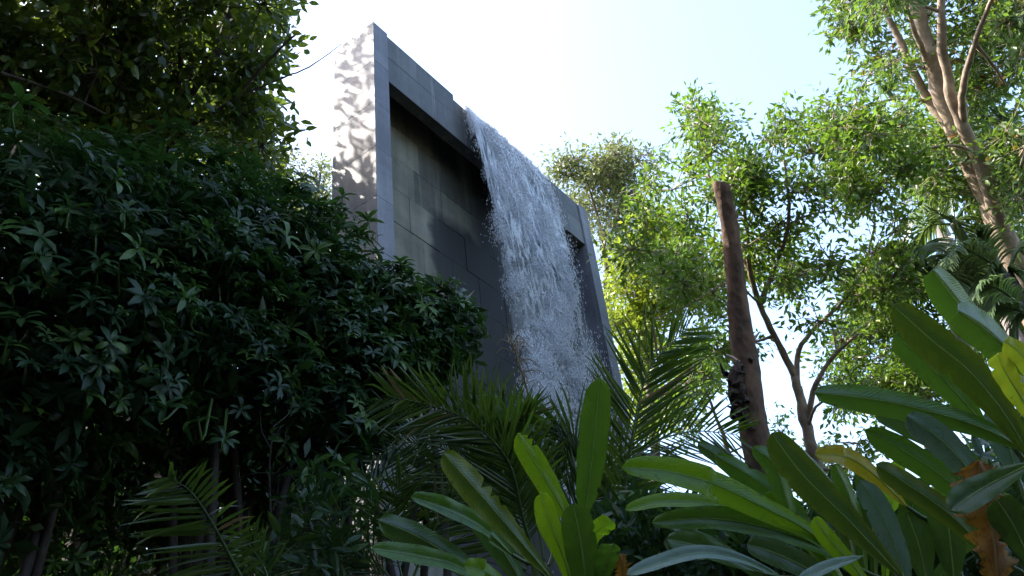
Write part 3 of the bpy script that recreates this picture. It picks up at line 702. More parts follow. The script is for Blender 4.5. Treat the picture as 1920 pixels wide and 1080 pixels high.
def far_palm(name, label, head, fronds, trunk_r, lmax, r, n=34, group='feather palms behind the garden', down=None, droop=0.7):
    b = base_at(down if down is not None else head, -0.05); root = thing(name, b, label, 'palm', group); O = np.array(b)
    g = Geo(); S = spline([b, b * 0.6 + head * 0.4 + [0.05, 0, 0], head], 14)
    g.tube(S, np.linspace(trunk_r * 1.3, trunk_r * 0.8, 14), 12); link('trunk', g.mesh('trunk', O, True), M['palm_trunk'], root)
    for (dx, dz, L, dep) in fronds:      # dx, dz: image-plane direction the frond arches over to
        d = RT * dx + UP * dz + FW * dep
        tip = head + d * L; mid = head + d * L * 0.45 + np.array([0, 0, 0.32 * L]); q = head + d * L * 0.8 + np.array([0, 0, 0.2 * L])
        g = Geo(); frond_geo(g, [head, mid, q, tip], lmax, n, r, 0.045, droop, 0.022)
        link('frond', g.mesh('frond', O), M['far_palm'], root)
    return root

def build_far_palms():
    r = np.random.default_rng(21)
    far_palm('royal_palm', 'slender palm with lilac grey trunk glimpsed left of the leaning trunks', at(1660, 225, 21), [(-0.8, -0.5, 1.6, 0), (0.8, -0.5, 1.5, 0.1), (0.2, 0.5, 1.5, 0.3), (0.5, -1.0, 1.7, -0.3), (-0.3, -1.0, 1.5, 0.4)], 0.14, 0.75, r, 34, None, at(1800, 520, 21))
    far_palm('feather_palm', 'palm with fronds drooping over just left of the highest ginger leaf', at(1745, 520, 14), [(-0.95, 0.05, 1.0, -0.2), (-0.6, 0.35, 0.9, 0.3), (0.6, 0.2, 0.9, -0.1), (0.2, -0.4, 0.9, -0.6), (-0.2, 0.5, 0.8, -0.3), (0.9, -0.1, 0.8, 0.3)], 0.09, 0.5, r, 36)
    far_palm('feather_palm', 'palm with curled fronds directly below the leaning trunks', at(1890, 515, 13.5), [(-0.9, 0.1, 1.1, -0.2), (-0.5, -0.5, 0.9, -0.4), (0.7, 0.3, 0.9, 0), (-0.3, 0.6, 0.8, 0.4), (0.2, -0.5, 0.9, -0.6)], 0.09, 0.5, r, 36)
    far_palm('feather_palm', 'palm at the right edge with one pale frond arching down left', at(1935, 590, 11.5), [(-0.9, -0.35, 0.75, -0.2), (-0.75, 0.3, 0.75, 0.2), (0.4, 0.4, 0.8, 0), (0.6, -0.3, 0.7, -0.3), (-0.35, -0.8, 0.7, -0.3)], 0.08, 0.42, r, 38)
    far_palm('feather_palm', 'palm with hanging fronds between the leaning trunks and the dark tree', at(1790, 420, 16), [(-0.7, 0.0, 1.1, -0.2), (0.8, 0.1, 1.1, 0.1), (0.1, -0.5, 1.1, -0.5), (0.3, 0.5, 1.0, 0.2), (-0.5, -0.6, 1.0, 0.3)], 0.10, 0.55, r, 36)
build_far_palms()

# ---------------------------------------------------------------- left: tree, whorled shrubs
def build_left_trees():
    r = np.random.default_rng(31)
    base = base_at(at(300, 300, 11.0) + np.array([-0.6, 1.0, 0]), -0.05)
    t0 = at(240, 420, 11.2); t1 = at(215, 240, 11.2); t2 = at(260, 80, 11.4); t3 = at(300, -80, 12); t4 = at(330, -260, 13)
    limbs = [(np.array([base, (base + t0) / 2 + [0.1, 0, 0], t0, t1, t2, t3, t4]), 0.26, 0.09),
             (path([(235, 330), (330, 200), (415, 80), (450, -40), (480, -160)], [11.2, 11, 10.9, 11.2, 11.6]), 0.10, 0.05),
             (path([(318, 290), (327, 220), (336, 150), (340, 60)], [10.6, 10.4, 10.4, 10.5]), 0.045, 0.03),
             (path([(325, 270), (360, 235), (440, 185), (520, 95), (560, 60)], [10.3, 10.2, 10, 9.9, 9.9]), 0.028, 0.01),
             (path([(440, 185), (520, 150), (580, 125), (640, 82)], [10, 10, 10.1, 10.2]), 0.014, 0.004),
             (path([(215, 240), (120, 190), (40, 130), (-60, 60)], [11.2, 11, 10.8, 10.5]), 0.06, 0.02),
             (path([(230, 160), (130, 60), (60, -60)], [11.3, 11.5, 12]), 0.06, 0.025),
             (path([(0, 135), (60, 155), (130, 180), (200, 215)], [9.6, 9.7, 9.8, 9.9]), 0.02, 0.012)]
    ells = [(80, 120, 130, 120), (250, 90, 130, 110), (420, 60, 110, 90), (520, 70, 70, 80), (150, 260, 150, 70), (350, 240, 120, 70), (470, 220, 80, 90),
            (500, 320, 55, 60, 4000), (560, 30, 30, 40, 1500), (-120, 100, 130, 200), (200, -120, 300, 120, 12000), (440, -140, 130, 120, 7000), (-150, 350, 130, 120, 6000)]
    C = px_clumps(ells, 185, 9.8, 12.2, r)
    C = np.concatenate([C, px_clumps([(420, 225, 60, 40), (440, 300, 70, 45)], 18, 12.3, 13.2, r)])
    make_tree('broadleaf_tree', 'tall shady tree with yellowish leaves hanging over the upper left corner', 'tree', base, limbs, trim(C, 500, 420), M['left_leaf'], M['bark_dark'],
              0.14, 17, 8, 0.55, 0.17, 0.016, 'trees on the shady side', 32, True, 0.5)
    # its higher neighbour to the left, mostly above the frame: throws the dapples on the wall end
    base = base_at(np.array([-9.2, 5.4, 0]), -0.05)
    limbs = [(np.array([base, [-9.0, 5.3, 5], [-8.9, 5.2, 9], [-8.7, 5.0, 13], [-8.5, 4.8, 15]]), 0.3, 0.1),
             (np.array([[-8.9, 5.2, 10.5], [-7.6, 6.6, 12.2], [-6.4, 7.6, 13.2], [-5.6, 8.0, 14.0]]), 0.08, 0.02),
             (np.array([[-8.9, 5.2, 9], [-8.2, 4.2, 11], [-7.4, 3.4, 12.6]]), 0.12, 0.03),
             (np.array([[-8.9, 5.2, 9.2], [-6.6, 4.2, 10.2], [-4.4, 2.8, 11], [-1.2, 0.2, 11.2]]), 0.13, 0.03)]
    C = []
    for c, s, n in (((-8.6, 4.6, 14), (2.2, 1.4, 1.8), 45), ((-7.5, 3.6, 12.5), (2.4, 2.0, 2.4), 70), ((-9, 2, 10), (2.4, 2.6, 3.0), 70), ((-4.2, 2.6, 11.2), (2.8, 2.3, 1.3), 62), ((-1.2, 0.2, 11.0), (2.6, 2.2, 1.2), 40)):  # overhead crown parts, out of view, added to darken the garden below
        C.append(np.array(c) + sph(n, r) * np.array(s) * (r.random((n, 1)) ** 0.4))
    rd = np.random.default_rng(77)       # sprays placed in the sun's path to dapple the wall end
    for k, z in enumerate((9.3, 10.15, 11.0, 11.9)):
        C.append((wall_pt(0, (0.15, 0.6)[k % 2] + rd.normal(0, 0.1), z + rd.normal(0, 0.1)) + SUND * rd.uniform(5.2, 7.5))[None])
    make_tree('broadleaf_tree', 'taller tree mostly out of view, its crown shaped to shade garden and wall end', 'tree', base, limbs, trim(np.concatenate(C), 430, 420), M['left_leaf'], M['bark_dark'],
              0.155, 20, 8, 0.75, 0.25, 0.02, 'trees on the shady side', 33, True, 0.5)
    # fine leaved tree peeping out between shrub and wall end
    P = with_base(path([(585, 640), (588, 520), (592, 420)], 17))
    limbs = [(P, 0.1, 0.05), (path([(592, 420), (598, 350), (605, 300)], 17), 0.045, 0.012)]
    C = px_clumps([(600, 330, 28, 50), (585, 430, 45, 70), (560, 350, 40, 60), (600, 480, 40, 40)], 24, 16, 18.5, r)
    make_tree('broadleaf_tree', 'fine-leaved sunlit tree glimpsed between the shrubs and the wall end', 'tree', P[0], limbs, C, M['far_leaf'], M['bark_grey'],
              0.10, 24, 8, 0.55, 0.18, 0.018, 'trees on the shady side', 34)
build_left_trees()

def leaf_strip(L, W, up0, droop, fold=0.25, k=6):
    """one oblong leaf along +x, tip drooping: 3 verts per station"""
    V = []; p = np.zeros(3); ang = up0; ds = L / (k - 1)
    prof = [0.12, 0.62, 0.95, 1.0, 0.72, 0.03] if k == 6 else [0.15, 0.8, 1.0, 0.04]
    for j in range(k):
        h = W * prof[j] * 0.5; nrm = np.array([-math.sin(ang), 0, math.cos(ang)])
        V += [p + [0, -h, 0] + nrm * h * fold, p.copy(), p + [0, h, 0] + nrm * h * fold]
        p = p + ds * np.array([math.cos(ang), 0, math.sin(ang)]); ang -= droop / (k - 1)
    Q = []
    for j in range(k - 1):
        a = 3 * j; Q += [[a, a + 3, a + 4, a + 1], [a + 1, a + 4, a + 5, a + 2]]
    return np.array(V), np.array(Q)

LEAF_VARIANTS = []
for _i in range(6):
    LEAF_VARIANTS.append(leaf_strip(1.0, (0.27, 0.3, 0.24, 0.29, 0.33, 0.26)[_i], (0.25, 0.45, 0.6, 0.1, 0.35, 0.75)[_i], (0.9, 1.0, 1.3, 0.7, 1.5, 1.1)[_i], 0.3))
LEAF_SMALL = [leaf_strip(1.0, w_, u_, d_, 0.3, 4) for w_, u_, d_ in ((0.27, 0.3, 0.9), (0.3, 0.5, 1.2), (0.25, 0.1, 0.7))]
LEAF_ME = None

def frame_of(ax, spin):
    ax = nz(ax); a = nz(np.cross(ax, [0.31, 0.77, 0.2])); b = np.cross(ax, a)
    x = a * math.cos(spin) + b * math.sin(spin); return np.stack([x, np.cross(ax, x), ax], 1)   # columns

def build_shrub(label, blobs, heroes, base, seed, n_bulk, leaf_len=0.21, hero_n=26):
    global LEAF_ME
    r = np.random.default_rng(seed); root = thing('whorled_shrub', base, label, 'shrub', 'dark whorl-leaved shrubs on the left'); O = np.array(base)
    if LEAF_ME is None:
        LEAF_ME = [mesh_np('whorl_leaf', v, None, q, smooth=True) for v, q in LEAF_VARIANTS]
        for m_ in LEAF_ME: m_.materials.append(M['shrub_leaf_big'])
    cen = np.array([at(b[0], b[1], b[2]) for b in blobs]); rad = np.array([b[3] for b in blobs])
    g = Geo()          # stems from the ground to each mass of leaves
    for c, q in zip(cen, rad):
        S = spline([O + r.normal(0, 0.12, 3) * [1, 1, 0], (O + c) / 2 + r.normal(0, 0.2, 3), c, c + np.array([0, 0, q * 0.5])], 12); g.tube(S, np.linspace(0.045, 0.012, 12), 6)
    link('stems', g.mesh('stems', O, True), M['bark_dark'], root)
    wt = rad ** 2 / (rad ** 2).sum()
    def sample(n, cam_side):
        P = []; D = []
        while len(P) < n:
            i = r.choice(len(blobs), p=wt); d = sph(1, r)[0]
            if cam_side and (d @ (CAM - cen[i])) < -0.1 * np.linalg.norm(CAM - cen[i]): continue
            if d[2] < -0.55 and r.random() < 0.7: continue
            p = cen[i] + d * rad[i] * r.uniform(0.78, 1.06)
            if np.any((np.linalg.norm(cen - p, axis=1) < rad * 0.68)): continue
            P.append(p); D.append(nz(d * 0.75 + np.array([0, 0, 0.65]) + r.normal(0, 0.25, 3)))
        return np.array(P), np.array(D)
    # bulk foliage as one mesh
    P, D = sample(n_bulk, False); g = Geo()
    for p, d in zip(P, D):
        F = frame_of(d, r.uniform(0, 6.28)); k = r.integers(6, 10); rv = float(np.clip(r.normal(0.45, 0.3), 0, 1)); ws = r.uniform(0.5, 1.05)
        for a in range(k):
            v, q = LEAF_SMALL[r.integers(0, 3)]; az = a * 2.4 + r.normal(0, 0.15); ca, sa = math.cos(az), math.sin(az); L = leaf_len * r.uniform(0.75, 1.15) * ws
            vv = v * L; vv = np.stack([vv[:, 0] * ca - vv[:, 1] * sa, vv[:, 0] * sa + vv[:, 1] * ca, vv[:, 2]], 1)
            g.add(vv @ F.T + p - d * 0.02 * a / k * 2, None, q, rv)
    # inner leaves in a darker tone that stands for shade inside the shrub
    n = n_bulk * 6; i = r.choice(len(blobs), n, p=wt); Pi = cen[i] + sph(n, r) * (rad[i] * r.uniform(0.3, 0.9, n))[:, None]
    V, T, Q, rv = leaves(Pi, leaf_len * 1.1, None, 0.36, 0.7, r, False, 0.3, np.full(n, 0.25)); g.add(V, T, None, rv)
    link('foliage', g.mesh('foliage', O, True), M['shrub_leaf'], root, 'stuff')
    # whorls that can be told apart: twig + single leaves
    hp = [at(h[0], h[1], h[2]) for h in heroes]; hd = [nz(np.array([0, 0, 0.8]) + nz(CAM - p) * 0.55 + r.normal(0, 0.2, 3)) for p in hp]
    P2, D2 = sample(max(0, hero_n - len(hp)), True) if hero_n > len(hp) else (np.zeros((0, 3)), np.zeros((0, 3)))
    for p, d in zip(list(hp) + list(P2), list(hd) + list(D2)):
        p = np.asarray(p) + np.asarray(d) * 0.05; j = int(np.argmin(np.linalg.norm(cen - p, axis=1)))
        g = Geo(); g.tube(spline([p + (cen[j] - p) * 0.4, p - np.asarray(d) * 0.14, p], 6), np.linspace(0.011, 0.006, 6), 5, cap=True)
        tw = link('leaf_whorl', g.mesh('twig', O), M['stem'], root)
        F = frame_of(d, r.uniform(0, 6.28)); k = int(r.integers(7, 11)); sc = leaf_len * r.uniform(0.75, 1.3)
        for a in range(k):
            az = a * 2.4 + r.normal(0, 0.15); L = sc * r.uniform(0.7, 1.1) * (1 if a < k - 2 else 0.55)
            Rz = np.array([[math.cos(az), -math.sin(az), 0], [math.sin(az), math.cos(az), 0], [0, 0, 1]]); B = F @ Rz
            tilt = r.normal(0, 0.18) + (0.5 if a >= k - 2 else 0); c, s_ = math.cos(tilt), math.sin(tilt)
            B = B @ np.array([[c, 0, -s_], [0, 1, 0], [s_, 0, c]]) * L
            o = bpy.data.objects.new('leaf', LEAF_ME[int(r.integers(0, 6))]); COL.link(o); o.parent = tw
            q = p - O - np.asarray(d) * 0.03 * (k - a) / k
            o.matrix_basis = Matrix([[*B[0], q[0]], [*B[1], q[1]], [*B[2], q[2]], [0, 0, 0, 1]])
    return root

def build_shrubs():
    g = lambda px, py, d: base_at(at(px, py, d), -0.05)
    build_shrub('dark shrub with drooping leaf whorls at the left edge under the tall tree',
                [(40, 480, 7.0, 1.0), (180, 480, 7.0, 0.95), (50, 415, 8.0, 0.8), (200, 440, 8.0, 0.75), (20, 680, 6.6, 0.9), (170, 660, 6.6, 0.85), (330, 420, 7.6, 0.8), (-120, 560, 7, 1.0), (-60, 860, 6.6, 0.8), (90, 870, 7.2, 0.75), (230, 850, 7.4, 0.7), (70, 1010, 7.4, 0.6)],
                [(128, 405, 6.1), (232, 408, 6.15), (335, 440, 6.5), (10, 655, 5.8), (165, 750, 5.9), (45, 430, 6.2), (185, 500, 6.0), (80, 490, 6.0)], g(60, 700, 7.2), 41, 1150, 0.175, 34)
    build_shrub('dark shrub with upright leaf whorls in front of the wall end',
                [(420, 440, 8.2, 0.68), (520, 440, 8.2, 0.62), (450, 520, 7.6, 0.85), (330, 580, 7.2, 0.85), (570, 500, 8.0, 0.7), (560, 620, 7.6, 0.75), (430, 700, 7.0, 0.75), (300, 410, 8.6, 0.6), (600, 590, 7.8, 0.6), (390, 900, 7.6, 0.65), (520, 900, 7.8, 0.55), (300, 1010, 7.8, 0.5)],
                [(405, 462, 6.9), (410, 545, 6.7), (480, 610, 6.7), (555, 580, 7.0), (600, 540, 7.3), (500, 490, 7.2), (375, 800, 6.1), (420, 830, 6.1), (310, 770, 6.2), (275, 700, 6.2), (640, 470, 7.6), (690, 420, 8.0), (705, 455, 7.9)], g(450, 650, 7.6), 42, 1100, 0.17, 34)
    build_shrub('dark shrub spreading right to the foot of the waterfall',
                [(680, 590, 8.0, 0.55), (760, 610, 8.0, 0.55), (830, 610, 8.1, 0.42), (700, 690, 7.6, 0.6), (620, 700, 7.4, 0.65), (790, 670, 7.9, 0.4), (570, 790, 7.0, 0.6), (650, 790, 7.4, 0.5)],
                [(735, 540, 7.5), (790, 560, 7.6), (860, 575, 7.8), (850, 625, 7.6), (720, 640, 7.1), (660, 600, 7.3), (630, 560, 7.4), (640, 690, 7.0), (770, 650, 7.4)], g(690, 680, 8.0), 43, 620, 0.165, 34)
build_shrubs()

# ---------------------------------------------------------------- palms in front
LEAFLET_GEO = []
def leaflet_variants():
    out = []
    for bend, tipb in ((0.12, 0.0), (0.3, 0.1), (0.5, 0.5), (0.05, 0.0)):
        k = 7; V = []; Q = []
        for j in range(k):
            s = j / (k - 1); h = (0.35, 0.85, 1.0, 0.95, 0.8, 0.5, 0.04)[j] * 0.5; z = -bend * s * s - tipb * max(0, s - 0.7) ** 1.2 * 2
            V += [[s, -h, z + 0], [s, 0, z - 0.012], [s, h, z]]
        for j in range(k - 1):
            a = 3 * j; Q += [[a, a + 3, a + 4, a + 1], [a + 1, a + 4, a + 5, a + 2]]
        LEAFLET_GEO.append((np.array(V, float), np.array(Q)))
        me = mesh_np('leaflet', V, None, Q, smooth=True); me.materials.append(M['palm']); out.append(me)
    return out

def frond(root, P, lmax, n, r, width=0.03, normal=None, comb=0.75, vee=0.15, rr=0.016, cut=None, prof=None, sides=(-1, 1), bendy=0.35, joined=False):
    J = Geo(); O = np.array(root.location); m = 30; S = spline(P, m); g = Geo(); g.tube(S, np.linspace(rr, rr * 0.2, m), 6)
    fr = link('frond', g.mesh('frond_rib', O, True), M['stem'], root); T = nz(np.gradient(S, axis=0))
    nvec = nz(CAM - S.mean(0)) if normal is None else np.asarray(normal, float)
    for sd in sides:
        for t in np.linspace(0.16, 0.995, n):
            t = float(np.clip(t + r.normal(0, 0.004), 0, 1)); x = t * (m - 1); i = min(int(x), m - 2); f = x - i; p = S[i] * (1 - f) + S[i + 1] * f; tt = T[i]
            side = nz(np.cross(tt, nvec)) * sd; nn = np.cross(side, tt) * sd
            L = lmax * (np.interp(t, [0, 0.2, 0.5, 0.8, 1], [0.5, 0.9, 1.0, 0.8, 0.42]) if prof is None else np.interp(t, *prof)) * r.uniform(0.88, 1.08)
            d = nz(side + tt * (comb + 0.55 * t) + nn * (vee + r.normal(0, 0.10)) + r.normal(0, 0.05, 3))
            b = nz(np.cross(nn + r.normal(0, 0.45, 3), d)); c = np.cross(d, b)
            if c[2] < 0: c = -c; b = -b
            c = nz(c + np.array([0, 0, bendy])); v = int(r.choice(4, p=[0.4, 0.3, 0.1, 0.2])); w = width * r.uniform(0.8, 1.15)
            if r.random() < 0.05: continue
            if r.random() < 0.08: L *= r.uniform(0.4, 0.75)
            B = np.stack([d * L, b * w, c * L], 1); q = p - O
            if joined: J.add(LEAFLET_GEO[v][0] @ B.T + q, None, LEAFLET_GEO[v][1], r.random()); continue
            o = bpy.data.objects.new('leaflet', LEAFLETS[v]); COL.link(o); o.parent = fr
            if r.random() < 0.02: o.material_slots[0].link = 'OBJECT'; o.material_slots[0].material = M['dry']
            o.matrix_basis = Matrix([[*B[0], q[0]], [*B[1], q[1]], [*B[2], q[2]], [0, 0, 0, 1]])
    if joined: link('leaflets', J.mesh('leaflets', (0, 0, 0), True), M['palm_joined'], fr, 'stuff')
    return fr

LEAFLETS = leaflet_variants()
def build_front_palms():
    r = np.random.default_rng(51)
    hub = at(1010, 1060, 6.6); root = thing('feather_palm', base_at(hub, -0.05), 'large dark feather palm fanning out below the waterfall', 'palm', 'feather palms in the foreground')
    O = np.array(root.location); g = Geo(); g.tube(spline([O, (O + hub) / 2 + [0.04, 0, 0], hub], 10), np.linspace(0.09, 0.06, 10), 10); link('trunk', g.mesh('trunk', O, True), M['stem'], root)
    frond(root, path([(1005, 1050), (981, 973), (955, 870), (895, 800), (827, 766), (725, 742)], [6.6, 6.5, 6.4, 6.3, 6.2, 6.1]), 0.60, 56, r, 0.025, None, 0.9, 0.1)
    frond(root, path([(1120, 1060), (1165, 935), (1185, 824), (1200, 745), (1225, 680), (1290, 615)], [6.6, 6.6, 6.6, 6.7, 6.8, 7.0]), 0.62, 56, r, 0.025, None, 0.9, 0.1)
    frond(root, path([(1000, 1050), (955, 930), (940, 860), (950, 800), (990, 775)], [6.8, 6.9, 7.0, 7.0, 6.8]), 0.6, 44, r, 0.03, None, 1.3, 0.2)
    frond(root, path([(990, 1050), (935, 930), (850, 850), (760, 830), (690, 870)], [6.8, 6.9, 7.0, 7.0, 6.9]), 0.7, 44, r, 0.022, None, 0.7, 0.1, joined=True)
    frond(root, path([(1060, 1050), (1100, 930), (1180, 850), (1290, 810), (1380, 815)], [6.8, 7.0, 7.2, 7.4, 7.5]), 0.6, 44, r, 0.02, None, 0.8, 0.1, joined=True)
    frond(root, path([(1020, 1050), (1000, 930), (985, 850), (940, 800), (880, 780)], [7.0, 7.2, 7.4, 7.5, 7.5]), 0.6, 44, r, 0.02, None, 1.0, 0.2, joined=True)
    frond(root, path([(1060, 1050), (1080, 950), (1100, 880), (1080, 820), (1040, 800)], [6.9, 7.0, 7.1, 7.2, 7.2]), 0.6, 44, r, 0.02, None, 1.0, 0.2, joined=True)
    for P_ in ([(990, 1060), (930, 960), (860, 900), (780, 880)], [(1000, 1060), (985, 960), (1000, 880), (1040, 835)], [(985, 1070), (900, 1000), (820, 955), (740, 950)], [(1030, 1060), (1060, 970), (1120, 900), (1180, 880)]):
        frond(root, path(P_, [6.9, 7.1, 7.3, 7.4]), 0.6, 44, r, 0.024, None, 0.9, 0.1, joined=True)
    # dry flower stalk
    g = Geo(); S = spline(path([(1005, 800), (985, 720), (968, 665), (958, 640)], 7.1), 10); g.tube(S, np.linspace(0.012, 0.005, 10), 5)
    for k in range(26):
        p = S[r.integers(3, 10)]; d = nz(r.normal(size=3) + [0.2, 0, 0.9]) * r.uniform(0.12, 0.3); g.tube(spline([p, p + d * 0.6, p + d + [0, 0, -0.10]], 6), np.linspace(0.005, 0.002, 6), 3, r.random())
    link('dry_flower_stalk', g.mesh('dry_flower_stalk', O), M['dry'], root)
    # low palm at the bottom left
    hub = at(480, 1130, 4.6); root = thing('feather_palm', base_at(hub, -0.05), 'small palm with a bent frond low in the dark left corner', 'palm', 'feather palms in the foreground')
    O = np.array(root.location); g = Geo(); g.tube(spline([O, (O + hub) / 2, hub], 8), np.linspace(0.05, 0.035, 8), 8); link('trunk', g.mesh('trunk', O, True), M['stem'], root)
    frond(root, path([(480, 1130), (440, 1060), (400, 985), (360, 925), (318, 895)], [4.6, 4.55, 4.5, 4.5, 4.5]), 0.42, 34, r, 0.019, None, 0.35, 0.1, 0.012, sides=(-1,), prof=([0, 0.3, 0.7, 1], [0.9, 1.0, 0.75, 0.3]))
    frond(root, path([(480, 1130), (440, 1060), (400, 985), (360, 925), (318, 895)], [4.6, 4.55, 4.5, 4.5, 4.5]), 0.2, 26, r, 0.02, None, -0.1, -0.2, 0.012, sides=(1,), bendy=1.2)
    frond(root, path([(490, 1130), (500, 1080), (480, 1040), (450, 1000)], [4.8, 4.8, 4.8, 4.8]), 0.22, 24, r, 0.012, None, 0.8, 0.1, 0.01)
    # thin-leaved palm behind the ginger
    hub = at(760, 1110, 5.6); root = thing('feather_palm', base_at(hub, -0.05), 'thin-leaved palm tuft left of the foreground ginger leaves', 'palm', 'feather palms in the foreground')
    O = np.array(root.location); g = Geo(); g.tube(spline([O, (O + hub) / 2, hub], 8), np.linspace(0.05, 0.035, 8), 8); link('trunk', g.mesh('trunk', O, True), M['stem'], root)
    for P in ([(760, 1110), (740, 1020), (735, 950), (760, 890)], [(755, 1110), (700, 1050), (650, 1010), (610, 1010)], [(765, 1110), (800, 1020), (840, 950), (880, 910)], [(760, 1110), (690, 1080), (620, 1070), (560, 1090)]):
        frond(root, path(P, 5.6), 0.36, 30, r, 0.012, None, 0.9, 0.2, 0.009)
build_front_palms()

# ---------------------------------------------------------------- broad-leaved gingers in front
def big_leaf(root, pts, d, wpx, mat, roll=0.35, fold=0.25, tears=(), shape=0, r=rng, wave=0.03, stem_to=None, hollow=False):
    """pts from tip to base in photo pixels, d distance(s) tip..base; wpx full width in photo pixels; roll turns the blade about its rib"""
    O = np.array(root.location); dd = np.interp(np.linspace(0, 1, len(pts)), np.linspace(0, 1, len(np.atleast_1d(d))), np.atleast_1d(d))
    wpx = wpx * 0.9; m = 44; S = spline([at(p[0], p[1], q) for p, q in zip(pts, dd)], m); T = nz(np.gradient(S, axis=0)); t = np.linspace(0, 1, m)
    prof = (np.sin(np.pi * np.clip(t, 0, 1) ** 0.62) ** 0.62) if shape == 0 else np.interp(t, [0, 0.04, 0.12, 0.3, 0.6, 0.85, 1], [0.05, 0.5, 0.85, 1, 0.95, 0.7, 0.3])
    prof[-1] = max(prof[-1], 0.10); prof[0] = 0.02
    dist = np.linalg.norm(S - CAM, axis=1); half = prof * (wpx / FOC) * dist * 0.5 / max(0.4, abs(math.cos(roll)))
    ku = 9; us = np.linspace(-1, 1, ku); V = []; UV = []; ph = r.uniform(0, 6.28)
    lw = half.max()
    for i in range(m):
        view = nz(S[i] - CAM); s = nz(np.cross(T[i], view)); view = np.cross(s, T[i]); sv = s * math.cos(roll) + view * math.sin(roll); nn = np.cross(T[i], sv)
        if nn[2] < 0: nn = -nn
        for u in us:
            h = half[i] * u
            for (tt, sd, dep) in tears:
                if sd * u > 0: h *= 1 - dep * math.exp(-((t[i] - tt) / 0.016) ** 2) * min(1, abs(u) * 1.3)
            if hollow: h *= 1 + 0.25 * r.normal() * abs(u)
            z = lw * fold * abs(u) ** 1.2 * prof[i] ** 0.5 + lw * wave * (math.sin(t[i] * 24 + ph + u * 2) + math.sin(t[i] * 11 - ph)) * abs(u) * 1.4
            z -= lw * 0.28 * max(0, abs(u) - 0.55) * 1.2
            V.append(S[i] + sv * h + nn * z); UV.append((u, t[i]))
    i, j = np.meshgrid(np.arange(m - 1), np.arange(ku - 1), indexing='ij')
    q = np.stack([i * ku + j, (i + 1) * ku + j, (i + 1) * ku + j + 1, i * ku + j + 1], -1).reshape(-1, 4)
    lf = link('leaf', mesh_np('leaf', np.array(V) - O, None, q, uv=UV, smooth=True), M[mat], root)
    g = Geo(); view = nz(CAM - S); g.tube(S[1:] + view[1:] * 0.0005, np.interp(t[1:], [0, 1], [0.0006, 0.0035]) * (wpx / 50) ** 0.5, 5)
    link('midrib', g.mesh('midrib', O, True), M['dry' if mat == 'blade_brown' else 'midrib'], lf)
    if stem_to is not None:
        e = np.asarray(stem_to, float) + r.normal(0, 0.03, 3) * [1, 1, 0]; g = Geo()
        g.tube(spline([S[-1], S[-1] + T[-1] * 0.25 + [0, 0, -0.05], S[-1] * 0.4 + e * 0.6 + r.normal(0, 0.03, 3), e], 12), np.linspace(0.008, 0.018, 12), 7)
        link('leaf_stalk', g.mesh('leaf_stalk', O, True), M['stem'], lf)
    return lf

